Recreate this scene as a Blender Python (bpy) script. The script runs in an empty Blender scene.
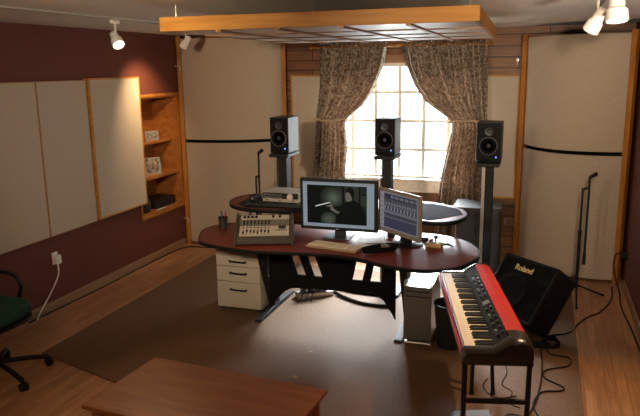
import bpy, math, random
from mathutils import Vector, Matrix
random.seed(7)
R = math.radians
COL = bpy.context.scene.collection
# ------------------------------------------------------------------ camera
H = 2.1; FPX = 658.35; PITCH = .2099276; YAW = -.32998394; ROLL = -.01443646
cy, sy, cp, sp = math.cos(YAW), math.sin(YAW), math.cos(PITCH), math.sin(PITCH)
fwd = Vector((sy*cp, cy*cp, -sp)); rt0 = Vector((cy, -sy, 0)); up0 = rt0.cross(fwd)
rgt = math.cos(ROLL)*rt0 + math.sin(ROLL)*up0; upv = rgt.cross(fwd)
CAM = Vector((0, 0, H))
cd = bpy.data.cameras.new('camera'); cam = bpy.data.objects.new('camera', cd); COL.objects.link(cam)
cam.matrix_world = Matrix(((rgt.x, upv.x, -fwd.x, 0), (rgt.y, upv.y, -fwd.y, 0), (rgt.z, upv.z, -fwd.z, H), (0, 0, 0, 1)))
cd.sensor_width = 36; cd.lens = 36*FPX/640; cd.clip_start = .05
bpy.context.scene.camera = cam
def ray(px, py): return rgt*(px-320)/FPX - upv*(py-208)/FPX + fwd
def onz(px, py, z): d = ray(px, py); return CAM + d*((z-H)/d.z)
def ony(px, py, y): d = ray(px, py); return CAM + d*(y/d.y)
def onx(px, py, x): d = ray(px, py); return CAM + d*(x/d.x)

# ------------------------------------------------------------------ materials
MATS = {}
def nt(name):
    m = bpy.data.materials.new(name); m.use_nodes = True
    t = m.node_tree; b = t.nodes['Principled BSDF']; return m, t, b
def mat(name, c, rough=.6, metal=0, var=.08, scale=30, bump=0, bscale=200, spec=.5, stretch=None, c2=None, coat=0):
    if name in MATS: return MATS[name]
    m, t, b = nt(name); N = t.nodes; L = t.links
    b.inputs['Roughness'].default_value = rough; b.inputs['Metallic'].default_value = metal
    b.inputs['Specular IOR Level'].default_value = spec; b.inputs['Coat Weight'].default_value = coat
    tc = N.new('ShaderNodeTexCoord'); mp = N.new('ShaderNodeMapping'); L.new(tc.outputs['Object'], mp.inputs[0])
    if stretch: mp.inputs['Scale'].default_value = stretch
    no = N.new('ShaderNodeTexNoise'); no.inputs['Scale'].default_value = scale; no.inputs['Detail'].default_value = 4
    L.new(mp.outputs[0], no.inputs['Vector'])
    cr = N.new('ShaderNodeValToRGB'); e = cr.color_ramp.elements
    a = c2 or tuple(x*(1-var) for x in c); d = c if c2 else tuple(min(1, x*(1+var)) for x in c)
    e[0].position = .35; e[1].position = .65; e[0].color = (*a, 1); e[1].color = (*d, 1)
    L.new(no.outputs['Fac'], cr.inputs[0]); L.new(cr.outputs[0], b.inputs['Base Color'])
    if bump:
        n2 = N.new('ShaderNodeTexNoise'); n2.inputs['Scale'].default_value = bscale; L.new(tc.outputs['Object'], n2.inputs['Vector'])
        bp = N.new('ShaderNodeBump'); bp.inputs['Strength'].default_value = bump; bp.inputs['Distance'].default_value = .004
        L.new(n2.outputs['Fac'], bp.inputs['Height']); L.new(bp.outputs[0], b.inputs['Normal'])
    MATS[name] = m; return m
def emit(name, c, s=1):
    if name in MATS: return MATS[name]
    m, t, b = nt(name); b.inputs['Base Color'].default_value = (*(v*.3 for v in c), 1); b.inputs['Roughness'].default_value = .5; b.inputs['Specular IOR Level'].default_value = .1
    b.inputs['Emission Color'].default_value = (*c, 1); b.inputs['Emission Strength'].default_value = s
    MATS[name] = m; return m

maroon = mat('maroon_wall_paint', (.125, .030, .017), .75, var=.05, bump=.1)
ceil_m = mat('ceiling_paint', (.78, .75, .69), .9, var=.03, bump=.15, bscale=90)
white_p = mat('white_paint', (.78, .76, .70), .5)
fabric = mat('beige_acoustic_fabric', (.46, .38, .29), .95, var=.05, scale=60, bump=.35, bscale=500, spec=.15)
fabric2 = mat('cream_acoustic_fabric', (.50, .435, .345), .95, var=.04, scale=60, bump=.3, bscale=500, spec=.15)
pine = mat('orange_pine', (.42, .17, .026), .55, scale=6, stretch=(6, 6, .6), c2=(.31, .115, .016), spec=.3)
pineh = mat('honey_pine', (.50, .24, .042), .5, scale=5, stretch=(.6, 6, 6), c2=(.39, .165, .024), spec=.3)
niche_m = mat('varnished_shelf_wood', (.45, .17, .035), .4, scale=6, stretch=(3, 1, 6), c2=(.30, .10, .02), coat=.2)
base_m = mat('baseboard_wood', (.30, .18, .09), .55, scale=5, stretch=(6, .5, 6))
table_m = mat('cherry_table_wood', (.27, .085, .022), .4, scale=3, stretch=(1, 8, 8), c2=(.20, .056, .013), coat=.08)
desk_m = mat('mahogany_laminate', (.20, .040, .022), .42, spec=.3, scale=5, stretch=(1, 7, 7), c2=(.14, .026, .015))
black = mat('black_plastic', (.010, .010, .011), .5, spec=.3)
blackm = mat('black_matte', (.007, .007, .007), .9, spec=.1)
blackfab = mat('black_grille_cloth', (.008, .008, .008), .9, spec=.1, bump=.4, bscale=400)
blacksteel = mat('black_steel', (.014, .014, .015), .6, spec=.25)
charcoal = mat('charcoal_metal', (.035, .037, .042), .45, metal=.3)
grey = mat('mid_grey', (.16, .165, .17), .6)
chrome = mat('chrome', (.70, .70, .70), .15, metal=1)
alu = mat('brushed_aluminium', (.66, .65, .62), .3, metal=.85, scale=80)
silverp = mat('silver_tan_plastic', (.36, .32, .27), .4, metal=.3)
cream = mat('cream_laminate', (.50, .455, .36), .5, var=.02)
ivory = mat('ivory_key_plastic', (.86, .81, .68), .35)
keyblk = mat('black_key', (.008, .008, .008), .3)
red = mat('red_lacquer', (.48, .018, .012), .4, coat=.1)
green = mat('green_upholstery', (.012, .062, .040), .95, var=.2, bump=.4, bscale=300)
paper = mat('white_paper', (.82, .82, .82), .6)
brass = mat('brass', (.6, .4, .15), .3, metal=1)
padm = mat('dark_desk_pad', (.022, .023, .026), .9, spec=.1)
tan = mat('tan_wood_block', (.55, .36, .18), .5)
mixface = mat('mixer_light_face', (.50, .45, .35), .5)
mixdark = mat('mixer_brown_grey', (.065, .056, .045), .6, spec=.3)
leaf = mat('dry_leaf', (.62, .50, .30), .8)
cupm = mat('dark_mesh_cup', (.03, .022, .018), .5)
redpen = mat('red_pen', (.45, .03, .03), .4)
bluep = mat('blue_plastic', (.04, .10, .25), .4)
spkside = mat('speaker_cabinet_satin', (.045, .048, .052), .45, spec=.3)

rubber = mat('cable_rubber', (.009, .009, .009), .85, spec=.1)
def floor_mat():
    m, t, b = nt('laminate_floor'); N = t.nodes; L = t.links
    g = N.new('ShaderNodeNewGeometry'); mp = N.new('ShaderNodeMapping'); mp.inputs['Rotation'].default_value = (0, 0, R(90))
    L.new(g.outputs['Position'], mp.inputs[0])
    br = N.new('ShaderNodeTexBrick'); br.inputs['Scale'].default_value = 1; br.inputs['Brick Width'].default_value = .62; br.inputs['Row Height'].default_value = .068
    br.inputs['Mortar Size'].default_value = .0012; br.inputs['Color1'].default_value = (.52, .275, .135, 1); br.inputs['Color2'].default_value = (.38, .185, .085, 1)
    br.inputs['Mortar'].default_value = (.14, .06, .02, 1); br.inputs['Bias'].default_value = 0; br.offset = .37
    L.new(mp.outputs[0], br.inputs['Vector'])
    m2 = N.new('ShaderNodeMapping'); m2.inputs['Scale'].default_value = (25, 1.6, 1); L.new(g.outputs['Position'], m2.inputs[0])
    no = N.new('ShaderNodeTexNoise'); no.inputs['Scale'].default_value = 2; no.inputs['Detail'].default_value = 6; L.new(m2.outputs[0], no.inputs['Vector'])
    mr = N.new('ShaderNodeMapRange'); mr.inputs[1].default_value = .3; mr.inputs[2].default_value = .7; mr.inputs[3].default_value = .72; mr.inputs[4].default_value = 1.15
    L.new(no.outputs['Fac'], mr.inputs[0])
    mx = N.new('ShaderNodeMix'); mx.data_type = 'RGBA'; mx.blend_type = 'MULTIPLY'; mx.inputs[0].default_value = 1
    L.new(br.outputs['Color'], mx.inputs[6]); L.new(mr.outputs[0], mx.inputs[7]); L.new(mx.outputs[2], b.inputs['Base Color'])
    b.inputs['Roughness'].default_value = .42; return m
def plank_mat():
    m, t, b = nt('wall_plank_wood'); N = t.nodes; L = t.links
    g = N.new('ShaderNodeNewGeometry'); sx = N.new('ShaderNodeSeparateXYZ'); L.new(g.outputs['Position'], sx.inputs[0])
    cx = N.new('ShaderNodeCombineXYZ'); L.new(sx.outputs[0], cx.inputs[0]); L.new(sx.outputs[2], cx.inputs[1])
    br = N.new('ShaderNodeTexBrick'); br.inputs['Scale'].default_value = 1; br.inputs['Brick Width'].default_value = 2.6; br.inputs['Row Height'].default_value = .115
    br.inputs['Mortar Size'].default_value = .005; br.inputs['Color1'].default_value = (.25, .115, .045, 1); br.inputs['Color2'].default_value = (.155, .066, .026, 1)
    br.inputs['Mortar'].default_value = (.04, .015, .006, 1); L.new(cx.outputs[0], br.inputs['Vector'])
    m2 = N.new('ShaderNodeMapping'); m2.inputs['Scale'].default_value = (2, 2, 30); L.new(g.outputs['Position'], m2.inputs[0])
    no = N.new('ShaderNodeTexNoise'); no.inputs['Scale'].default_value = 2; no.inputs['Detail'].default_value = 5; L.new(m2.outputs[0], no.inputs['Vector'])
    mr = N.new('ShaderNodeMapRange'); mr.inputs[1].default_value = .3; mr.inputs[2].default_value = .7; mr.inputs[3].default_value = .7; mr.inputs[4].default_value = 1.25
    L.new(no.outputs['Fac'], mr.inputs[0])
    mx = N.new('ShaderNodeMix'); mx.data_type = 'RGBA'; mx.blend_type = 'MULTIPLY'; mx.inputs[0].default_value = 1
    L.new(br.outputs['Color'], mx.inputs[6]); L.new(mr.outputs[0], mx.inputs[7]); L.new(mx.outputs[2], b.inputs['Base Color'])
    bp = N.new('ShaderNodeBump'); bp.inputs['Distance'].default_value = .01; bp.inputs['Strength'].default_value = .6
    inv = N.new('ShaderNodeMath'); inv.operation = 'SUBTRACT'; inv.inputs[0].default_value = 1; L.new(br.outputs['Fac'], inv.inputs[1])
    L.new(inv.outputs[0], bp.inputs['Height']); L.new(bp.outputs[0], b.inputs['Normal'])
    b.inputs['Roughness'].default_value = .5; return m
def rug_mat():
    m = mat('brown_rug', (.185, .112, .066), .72, bump=.3, bscale=150, spec=.15, scale=70, c2=(.14, .082, .047))
    return m
def curtain_mat():
    m, t, b = nt('patterned_curtain_cloth'); N = t.nodes; L = t.links
    uv = N.new('ShaderNodeTexCoord'); mp = N.new('ShaderNodeMapping'); mp.inputs['Scale'].default_value = (12, 9, 1); L.new(uv.outputs['UV'], mp.inputs[0])
    no = N.new('ShaderNodeTexNoise'); no.inputs['Scale'].default_value = 4.5; no.inputs['Detail'].default_value = 3; no.inputs['Distortion'].default_value = 1.4; L.new(mp.outputs[0], no.inputs['Vector'])
    cr = N.new('ShaderNodeValToRGB'); e = cr.color_ramp.elements; e[0].position = .47; e[1].position = .54
    e[0].color = (.125, .090, .066, 1); e[1].color = (.44, .375, .29, 1)
    L.new(no.outputs['Fac'], cr.inputs[0]); L.new(cr.outputs[0], b.inputs['Base Color']); b.inputs['Roughness'].default_value = .8
    tr = N.new('ShaderNodeBsdfTranslucent'); hs = N.new('ShaderNodeMix'); hs.data_type = 'RGBA'; hs.blend_type = 'MULTIPLY'; hs.inputs[0].default_value = 1
    hs.inputs[7].default_value = (1, .6, .42, 1); L.new(cr.outputs[0], hs.inputs[6]); L.new(hs.outputs[2], tr.inputs['Color'])
    ms = N.new('ShaderNodeMixShader'); ms.inputs[0].default_value = .04
    L.new(b.outputs[0], ms.inputs[1]); L.new(tr.outputs[0], ms.inputs[2]); L.new(ms.outputs[0], N['Material Output'].inputs[0])
    return m
def glass_mat():
    m, t, b = nt('window_glass'); N = t.nodes; L = t.links
    tr = N.new('ShaderNodeBsdfTransparent'); gl = N.new('ShaderNodeBsdfGlossy'); gl.inputs['Roughness'].default_value = .02
    ms = N.new('ShaderNodeMixShader'); ms.inputs[0].default_value = .05
    L.new(tr.outputs[0], ms.inputs[1]); L.new(gl.outputs[0], ms.inputs[2]); L.new(ms.outputs[0], N['Material Output'].inputs[0]); return m
def cloudpanel_mat():
    return mat('white_ceiling_cloud_panel', (.90, .90, .87), .4, var=.02, coat=.2)

# ------------------------------------------------------------------ mesh builder
class MB:
    def __init__(s): s.v = []; s.f = []; s.m = []; s.mi = 0; s.uv = None
    def add(s, vs, fs):
        o = len(s.v); s.v += [tuple(v) for v in vs]; s.f += [tuple(i+o for i in f) for f in fs]; s.m += [s.mi]*len(fs); return s
    def mat(s, i): s.mi = i; return s
    def box(s, c, d, rot=None):
        hx, hy, hz = d[0]/2, d[1]/2, d[2]/2; c = Vector(c); vs = []
        for x in (-hx, hx):
            for y in (-hy, hy):
                for z in (-hz, hz):
                    p = Vector((x, y, z)); p = (rot @ p if rot else p) + c; vs.append(p)
        return s.add(vs, [(0, 1, 3, 2), (4, 6, 7, 5), (0, 4, 5, 1), (2, 3, 7, 6), (0, 2, 6, 4), (1, 5, 7, 3)])
    def bb(s, a, b): return s.box([(p+q)/2 for p, q in zip(a, b)], [abs(q-p) for p, q in zip(a, b)])
    def prism(s, poly, z0, z1, ax=2):
        n = len(poly)
        def P(u, v, w): return (u, v, w) if ax == 2 else ((w, u, v) if ax == 0 else (u, w, v))
        vs = [P(x, y, z0) for x, y in poly]+[P(x, y, z1) for x, y in poly]
        return s.add(vs, [tuple(range(n))[::-1], tuple(range(n, 2*n))]+[(i, (i+1) % n, n+(i+1) % n, n+i) for i in range(n)])
    def cyl(s, p0, p1, r0, r1=None, n=16):
        r1 = r0 if r1 is None else r1; p0 = Vector(p0); p1 = Vector(p1); d = (p1-p0).normalized()
        a = d.orthogonal().normalized(); b = d.cross(a); vs = []
        for p, r in ((p0, r0), (p1, r1)):
            for i in range(n): t = 2*math.pi*i/n; vs.append(p+(a*math.cos(t)+b*math.sin(t))*r)
        return s.add(vs, [tuple(range(n))[::-1], tuple(range(n, 2*n))]+[(i, (i+1) % n, n+(i+1) % n, n+i) for i in range(n)])
    def lathe(s, prof, c=(0, 0, 0), n=24, rot=None, cap=True):
        c = Vector(c); vs = []; fs = []
        for r, z in prof:
            for i in range(n):
                t = 2*math.pi*i/n; p = Vector((r*math.cos(t), r*math.sin(t), z)); vs.append((rot @ p if rot else p)+c)
        for k in range(len(prof)-1):
            for i in range(n): j = (i+1) % n; fs.append((k*n+i, k*n+j, (k+1)*n+j, (k+1)*n+i))
        if cap: fs.append(tuple(range(n))[::-1]); o = (len(prof)-1)*n; fs.append(tuple(range(o, o+n)))
        return s.add(vs, fs)
    def tube(s, pts, r, n=8, smooth=True):
        P = [Vector(p) for p in pts]
        if smooth and len(P) > 2:
            Q = []
            for i in range(len(P)-1):
                a = P[max(i-1, 0)]; b = P[i]; c = P[i+1]; d = P[min(i+2, len(P)-1)]
                for k in range(6):
                    t = k/6; Q.append(.5*((2*b)+(c-a)*t+(2*a-5*b+4*c-d)*t*t+(3*b-a-3*c+d)*t**3))
            Q.append(P[-1]); P = Q
        vs = []; fs = []; a = None
        for i, p in enumerate(P):
            d = (P[min(i+1, len(P)-1)]-P[max(i-1, 0)]).normalized()
            a = d.orthogonal().normalized() if a is None else (a-d*a.dot(d)).normalized()
            b = d.cross(a)
            for k in range(n): t = 2*math.pi*k/n; vs.append(p+(a*math.cos(t)+b*math.sin(t))*r)
        for i in range(len(P)-1):
            for k in range(n): j = (k+1) % n; fs.append((i*n+k, i*n+j, (i+1)*n+j, (i+1)*n+k))
        fs.append(tuple(range(n))[::-1]); o = (len(P)-1)*n; fs.append(tuple(range(o, o+n)))
        return s.add(vs, fs)
    def grid(s, fn, nu, nv, th=None):
        vs = [fn(i/nu, j/nv) for j in range(nv+1) for i in range(nu+1)]; w = nu+1
        return s.add(vs, [(j*w+i, j*w+i+1, (j+1)*w+i+1, (j+1)*w+i) for j in range(nv) for i in range(nu)])
    def build(s, name, mats, parent=None, bevel=0, smooth=False, label=None, seg=2):
        me = bpy.data.meshes.new(name); me.from_pydata(s.v, [], s.f)
        if not isinstance(mats, (list, tuple)): mats = [mats]
        for m in mats: me.materials.append(m)
        me.polygons.foreach_set('material_index', s.m)
        if smooth: me.polygons.foreach_set('use_smooth', [True]*len(me.polygons))
        me.validate(); me.update()
        o = bpy.data.objects.new(name, me); COL.objects.link(o)
        if parent: o.parent = parent
        if bevel:
            b = o.modifiers.new('bevel', 'BEVEL'); b.width = bevel; b.segments = seg; b.limit_method = 'ANGLE'; b.angle_limit = R(40)
        elif smooth:
            e = o.modifiers.new('edges', 'EDGE_SPLIT'); e.split_angle = R(40)
        if label: o['label'] = label
        return o
def tag(o, label, cat, group=None, kind=None):
    o['label'] = label; o['category'] = cat
    if group: o['group'] = group
    if kind: o['kind'] = kind
    return o
def thing(name, label, cat, loc=(0, 0, 0), rz=0, group=None):
    o = bpy.data.objects.new(name, None); COL.objects.link(o); o.empty_display_size = .1
    o.location = loc; o.rotation_euler = (0, 0, rz); return tag(o, label, cat, group)
def struct(o, label=None):
    o['kind'] = 'structure'
    if label: o['label'] = label
    return o
def copytree(o, parent=None):
    c = o.copy(); COL.objects.link(c)
    if parent: c.parent = parent
    for ch in list(o.children): copytree(ch, c)
    return c

# ------------------------------------------------------------------ the room
XL, XR, YB, YF, ZC = -4.11, .80, 7.40, -1.6, 2.49
T = .4
fl = MB().bb((XL-T, YF-.2, -.1), (XR+.2, YB+.2, 0)).build('floor', floor_mat()); struct(fl, 'orange brown laminate strip floor')
ce = MB().bb((XL-T, YF-.2, ZC), (XR+.2, YB+.2, ZC+.12)).build('ceiling', ceil_m); struct(ce, 'off white painted ceiling')
NY0, NY1, NZ0, NZ1 = 6.0, 6.86, .52, 1.815       # niche opening
w = MB()
w.bb((XL-T, YF-.2, 0), (XL, NY0, ZC)); w.bb((XL-T, NY1, 0), (XL, YB+.2, ZC))
w.bb((XL-T, NY0, 0), (XL, NY1, NZ0)); w.bb((XL-T, NY0, NZ1), (XL, NY1, ZC)); w.bb((XL-T, NY0, NZ0), (XL-.34, NY1, NZ1))
struct(w.build('wall_left', maroon), 'maroon painted wall')
struct(MB().bb((XR, YF-.2, 0), (XR+.2, YB+.2, ZC)).build('wall_right', maroon), 'maroon painted wall')
struct(MB().bb((XL, YF-.2, 0), (XR, YF, ZC)).build('wall_front', maroon))
WX0, WX1, WZ0, WZ1 = -2.41, -.74, .845, 2.14
plank = plank_mat()
w = MB(); w.bb((XL, YB, 0), (WX0, YB+.2, ZC)); w.bb((WX1, YB, 0), (XR, YB+.2, ZC)); w.bb((WX0, YB, 0), (WX1, YB+.2, WZ0)); w.bb((WX0, YB, WZ1), (WX1, YB+.2, ZC))
struct(w.build('wall_back', plank), 'brown horizontal wood plank wall')
# window
win = bpy.data.objects.new('window_1', None); COL.objects.link(win); win.location = (-1.575, YB, WZ0)
struct(win, 'bright window of small square panes with cream muntins')
def wl(x, y, z): return (x+1.575, y-YB, z-WZ0)
f = MB()
for a, b in (((WX0, YB+.03, WZ0), (WX0+.04, YB+.1, WZ1)), ((WX1-.04, YB+.03, WZ0), (WX1, YB+.1, WZ1)), ((WX0+.04, YB+.03, WZ0), (WX1-.04, YB+.1, WZ0+.03)), ((WX0+.04, YB+.03, WZ1-.04), (WX1-.04, YB+.1, WZ1))): f.bb(wl(*a), wl(*b))
wp = mat('cream_window_paint', (.85, .81, .72), .45)
f.build('window_frame', wp, win, bevel=.004)
n = 6; xs = [WX0+.278*i for i in range(1, 6)]
f = MB()
for x in xs: f.bb(wl(x-.020, YB+.045, WZ0+.03), wl(x+.020, YB+.08, WZ1-.04))
zz = [WZ0+(WZ1-WZ0)*k/4 for k in (1, 2, 3)]
for z in zz:
    xx = [WX0+.04]+xs+[WX1-.04]
    for a, b in zip(xx[:-1], xx[1:]): f.bb(wl(a+.020 if a in xs else a, YB+.047, z-.018), wl(b-.020 if b in xs else b, YB+.078, z+.018))
f.build('muntins', wp, win)
MB().bb(wl(WX0+.04, YB+.06, WZ0+.03), wl(WX1-.04, YB+.064, WZ1-.04)).build('pane', glass_mat(), win)
MB().bb(wl(WX0-.04, YB-.06, WZ0-.03), wl(WX1+.04, YB+.03, WZ0)).build('window_sill', wp, win, bevel=.004)
MB().bb(wl(WX0-.02, YB-.015, WZ0-.16), wl(WX1+.02, YB, WZ0-.03)).build('apron', wp, win, bevel=.003)
MB().bb(wl(WX0-.06, YB-.02, WZ1), wl(WX1+.06, YB, WZ1+.09)).build('head_casing', mat('casing_wood', (.30, .17, .08), .5), win, bevel=.003)
struct(MB().bb((XL, YF, 0), (XL+.018, 6.86, .085)).build('baseboard_left', base_m, bevel=.004))
struct(MB().bb((XR-.018, YF, 0), (XR, 6.60, .085)).build('baseboard_right', base_m, bevel=.004))
# rug
rg = MB().prism([(-3.53, 3.73), (.32, 2.62), (.32, 6.35), (-3.53, 6.5)], .001, .011).build('rug', rug_mat())
tag(rg, 'large flat brown rug under the studio desk', 'rug')

# ------------------------------------------------------------------ corner absorbers
def absorber(label, A, B, sag, zt, postw, shift):
    t = thing('corner_absorber', label, 'acoustic panel', (A[0], A[1], 0))
    ax = Vector((B[0]-A[0], B[1]-A[1], 0)); Ln = ax.length; d = ax.normalized(); nrm = Vector((d.y, -d.x, 0))
    if nrm.y > 0: nrm = -nrm
    hw = postw/2
    def P(u, off, z): return d*u + nrm*off + Vector((0, 0, z))
    def panel(z0, z1, nm, extra):
        m = MB(); n = 24; u0 = hw+.002; u1 = Ln-hw-.002
        f_ = []; b_ = []
        for i in range(n+1):
            s = i/n; u = u0+(u1-u0)*s; o = (sag+extra)*(1-(2*s-1)**2)+.008; f_.append((u, o)); b_.append((u, o-.035))
        poly = f_+b_[::-1]
        vs = []
        for z in (z0, z1): vs += [P(u, o, z) for u, o in poly]
        k = len(poly); fs = [(i, (i+1) % k, k+(i+1) % k, k+i) for i in range(k)]
        for z in range(2):
            for i in range(n): q = (i, i+1, 2*n-i, 2*n+1-i); fs.append(tuple(z*k+j for j in q))
        m.add(vs, fs); m.build(nm, fabric, t, smooth=True)
    panel(1.285, zt-.03, 'upper_panel', .02); panel(.03, 1.245, 'lower_panel', 0)
    m = MB(); m.add([P(hw, -.05, 1.2), P(Ln-hw, -.05, 1.2), P(Ln-hw, -.05, 1.33), P(hw, -.05, 1.33)], [(0, 1, 2, 3)])
    rot = Matrix.Rotation(math.atan2(d.y, d.x), 3, 'Z')
    m2 = MB().box(P(Ln/2, -.07, 1.2), (Ln-postw, .02, 2.3), rot); m2.build('backing', blackm, t)
    for u in (0, Ln): MB().box(P(u, 0, zt/2), (postw, .07, zt), rot).build('post', pine, t, bevel=.003)
    return t
absorber('beige curved corner absorber with orange wood posts beside the wall shelves', (-4.082, 6.93), (-2.935, 7.33), .12, 2.48, .05, 0)
absorber('beige curved corner absorber with orange wood posts behind the right mic stand', (-.225, 7.27), (.735, 6.72), .21, 2.40, .05, 0)

darkp = mat('dark_honey_wood', (.34, .18, .06), .5)
# flat panels on the back wall
def flat_panel(name, label, x0, x1, y0, y1, z0, z1, wall, group, fr=.018, fm=None):
    fm = fm or pineh
    if wall == 'L':
        t = thing(name, label, 'acoustic panel', (y0, (x0+x1)/2, z0), 0, group); W_ = x1-x0; D = y1-y0; h = z1-z0
        MB().bb((0, -W_/2+fr, fr), (D-.004, W_/2-fr, h-fr)).build('fabric_face', fabric2, t)
        m = MB()
        m.bb((0, -W_/2, 0), (D, -W_/2+fr, h)); m.bb((0, W_/2-fr, 0), (D, W_/2, h)); m.bb((0, -W_/2+fr, 0), (D, W_/2-fr, fr)); m.bb((0, -W_/2+fr, h-fr), (D, W_/2-fr, h))
        m.build('frame', fm, t)
    else:
        t = thing(name, label, 'acoustic panel', ((x0+x1)/2, y1, z0), 0, group); W_ = x1-x0; D = y1-y0; h = z1-z0
        MB().bb((-W_/2+fr, -D+.004, fr), (W_/2-fr, 0, h-fr)).build('fabric_face', fabric2, t)
        m = MB()
        m.bb((-W_/2, -D, 0), (-W_/2+fr, 0, h)); m.bb((W_/2-fr, -D, 0), (W_/2, 0, h)); m.bb((-W_/2+fr, -D, 0), (W_/2-fr, 0, fr)); m.bb((-W_/2+fr, -D, h-fr), (W_/2-fr, 0, h))
        m.build('frame', fm, t)
    return t
flat_panel('acoustic_panel', 'cream flat acoustic panel between left curtain and curved corner absorber', -2.86, -2.42, 7.34, 7.399, .67, 2.02, 'B', None)
flat_panel('acoustic_panel', 'cream flat acoustic panel behind the right speaker', -.70, -.272, 7.34, 7.399, .67, 2.0, 'B', None)
flat_panel('acoustic_panel', 'cream wall panel cut by the left edge of the photo', 3.05, 4.555, XL, XL+.04, .67, 2.02, 'L', None, .007, darkp)
flat_panel('acoustic_panel', 'cream wall panel above the white outlet, middle of three', 4.56, onx(94.5, 150, XL+.062).y-.006, XL, XL+.04, .67, 2.02, 'L', None, .007, darkp)
flat_panel('acoustic_panel', 'cream wall panel standing proud on a thick wood frame beside the shelves', onx(94.5, 150, XL+.062).y-.0+.0, onx(143.5, 140, XL+.062).y, XL, XL+.062, .68, 2.035, 'L', None, .016)

# ------------------------------------------------------------------ wall niche shelves
t = thing('wall_shelf_unit', 'varnished orange wood shelves recessed in the maroon wall', 'shelves', (XL, 6.43, NZ0))
hh = NZ1-NZ0; hy = (NY1-NY0)/2
def nb(a, b): return MB().bb(a, b)
nb((-.338, -hy+.001, .001), (-.326, hy-.001, hh-.001)).build('back_panel', niche_m, t)
nb((-.325, hy-.02, .001), (.0, hy-.001, hh-.001)).build('side_panel', niche_m, t)
nb((-.325, -hy+.001, .001), (.0, -hy+.02, hh-.001)).build('side_panel', niche_m, t)
nb((-.325, -hy+.02, hh-.02), (.0, hy-.02, hh-.001)).build('top_board', niche_m, t)
nb((-.325, -hy+.02, .001), (.0, hy-.02, .02)).build('bottom_board', niche_m, t)
nb((-.325, -hy+.02, .385), (-.005, hy-.02, .42)).build('shelf', niche_m, t, bevel=.003)
nb((-.325, -hy+.02, .76), (-.085, hy-.02, .79)).build('shelf', niche_m, t, bevel=.003)
m = MB(); e_ = .03
m.bb((.001, -hy-.01, -e_), (.02, hy+.02, 0)); m.bb((.001, -hy-.01, hh), (.02, hy+.02, hh+e_)); m.bb((.001, hy-.012, 0), (.02, hy+.02, hh)); m.bb((.001, -hy-.01, 0), (.02, -hy+.012, hh))
m.build('face_frame', pine, t, bevel=.002)
S1, S2, S0 = NZ0+.79, NZ0+.42, NZ0+.02
def photo_frame(label, loc, rz, w_, h_, tilt, pic):
    o = thing('picture_frame', label, 'picture frame', loc, rz)
    rot = Matrix.Rotation(-tilt, 3, 'X')
    m = MB(); 
    for c, d in (((0, 0, .008), (w_, .012, .016)), ((0, 0, h_-.008), (w_, .012, .016)), ((-w_/2+.008, 0, h_/2), (.016, .012, h_-.032)), ((w_/2-.008, 0, h_/2), (.016, .012, h_-.032))): m.box(rot @ Vector(c), d, rot)
    m.build('frame', silverp, o); MB().box(rot @ Vector((0, .001, h_/2)), (w_-.032, .006, h_-.032), rot).build('picture', pic, o)
    return o
picm = mat('grey_print', (.40, .38, .34), .4, scale=40, c2=(.08, .07, .07)); picm2 = mat('silver_print', (.45, .40, .36), .3, scale=25, c2=(.06, .04, .035))
photo_frame('small silver framed picture on the top niche shelf', (-4.25, 6.52, S1), R(60), .17, .11, .15, picm)
for i, (y, hgt) in enumerate(((6.20, .06), (6.27, .075))):
    j = thing('glass_jar', ('shorter' if i == 0 else 'taller')+' small jar beside the silver frame on the top shelf', 'jar', (-4.235, y, S1))
    MB().lathe([(.02, 0), (.024, .01), (.024, hgt-.02), (.018, hgt-.012)], n=16).build('jar_body', alu, j, smooth=True)
    MB().lathe([(.02, hgt-.012), (.02, hgt)], n=16).build('lid', brass, j, smooth=True)
b_ = MB().lathe([(.005, 0), (.035, .01), (.05, .04), (.052, .06), (.035, .1), (.01, .112)], n=20).build('white_bowl', white_p, smooth=True); b_.location = (-4.25, 6.10, S1)
tag(b_, 'round white ornament half hidden by the thick panel on the top shelf', 'ornament')
photo_frame('larger leaning silver framed picture on the middle shelf', (-4.20, 6.42, S2), R(50), .19, .19, .25, picm2)
b_ = MB().bb((-.07, -.06, 0), (.07, .06, .13)).build('storage_box', mat('dark_brown_box', (.05, .03, .02), .5), bevel=.006); b_.location = (-4.31, 6.60, S2); tag(b_, 'dark box behind the leaning picture on middle shelf', 'box')
t = thing('stereo_receiver', 'flat black electronics box on the bottom niche shelf', 'stereo', (-4.25, 6.55, S0))
MB().bb((-.13, -.2, .008), (.10, .22, .10)).build('case', black, t, bevel=.004)
MB().cyl((.10, .12, .05), (.113, .12, .05), .018).build('knob', charcoal, t)
MB().bb((-.1, -.17, 0), (.07, .19, .008)).build('feet', blackm, t)
t = thing('camera_bag', 'small dark rounded bag on the bottom shelf beside the black box', 'bag', (-4.22, 6.20, S0))
MB().lathe([(.07, 0), (.085, .02), (.085, .12), (.06, .16), (.02, .17)], n=16).build('bag_body', mat('dark_leather', (.03, .03, .035), .3, bump=.5, bscale=60), t, smooth=True)
MB().tube([(-.05, 0, .16), (-.03, 0, .2), (.03, 0, .2), (.05, 0, .16)], .006).build('handle', black, t, smooth=True)
p_ = MB().bb((-.10, -.08, 0), (.0, .22, .006)).build('magazine', paper); p_.location = (-4.03+.0-.015, 6.22, S0); tag(p_, 'pale magazine lying at the front of the bottom shelf', 'magazine')
p_.location = (-4.115, 6.38, S0); p_.scale = (.2, .6, 1)

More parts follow.
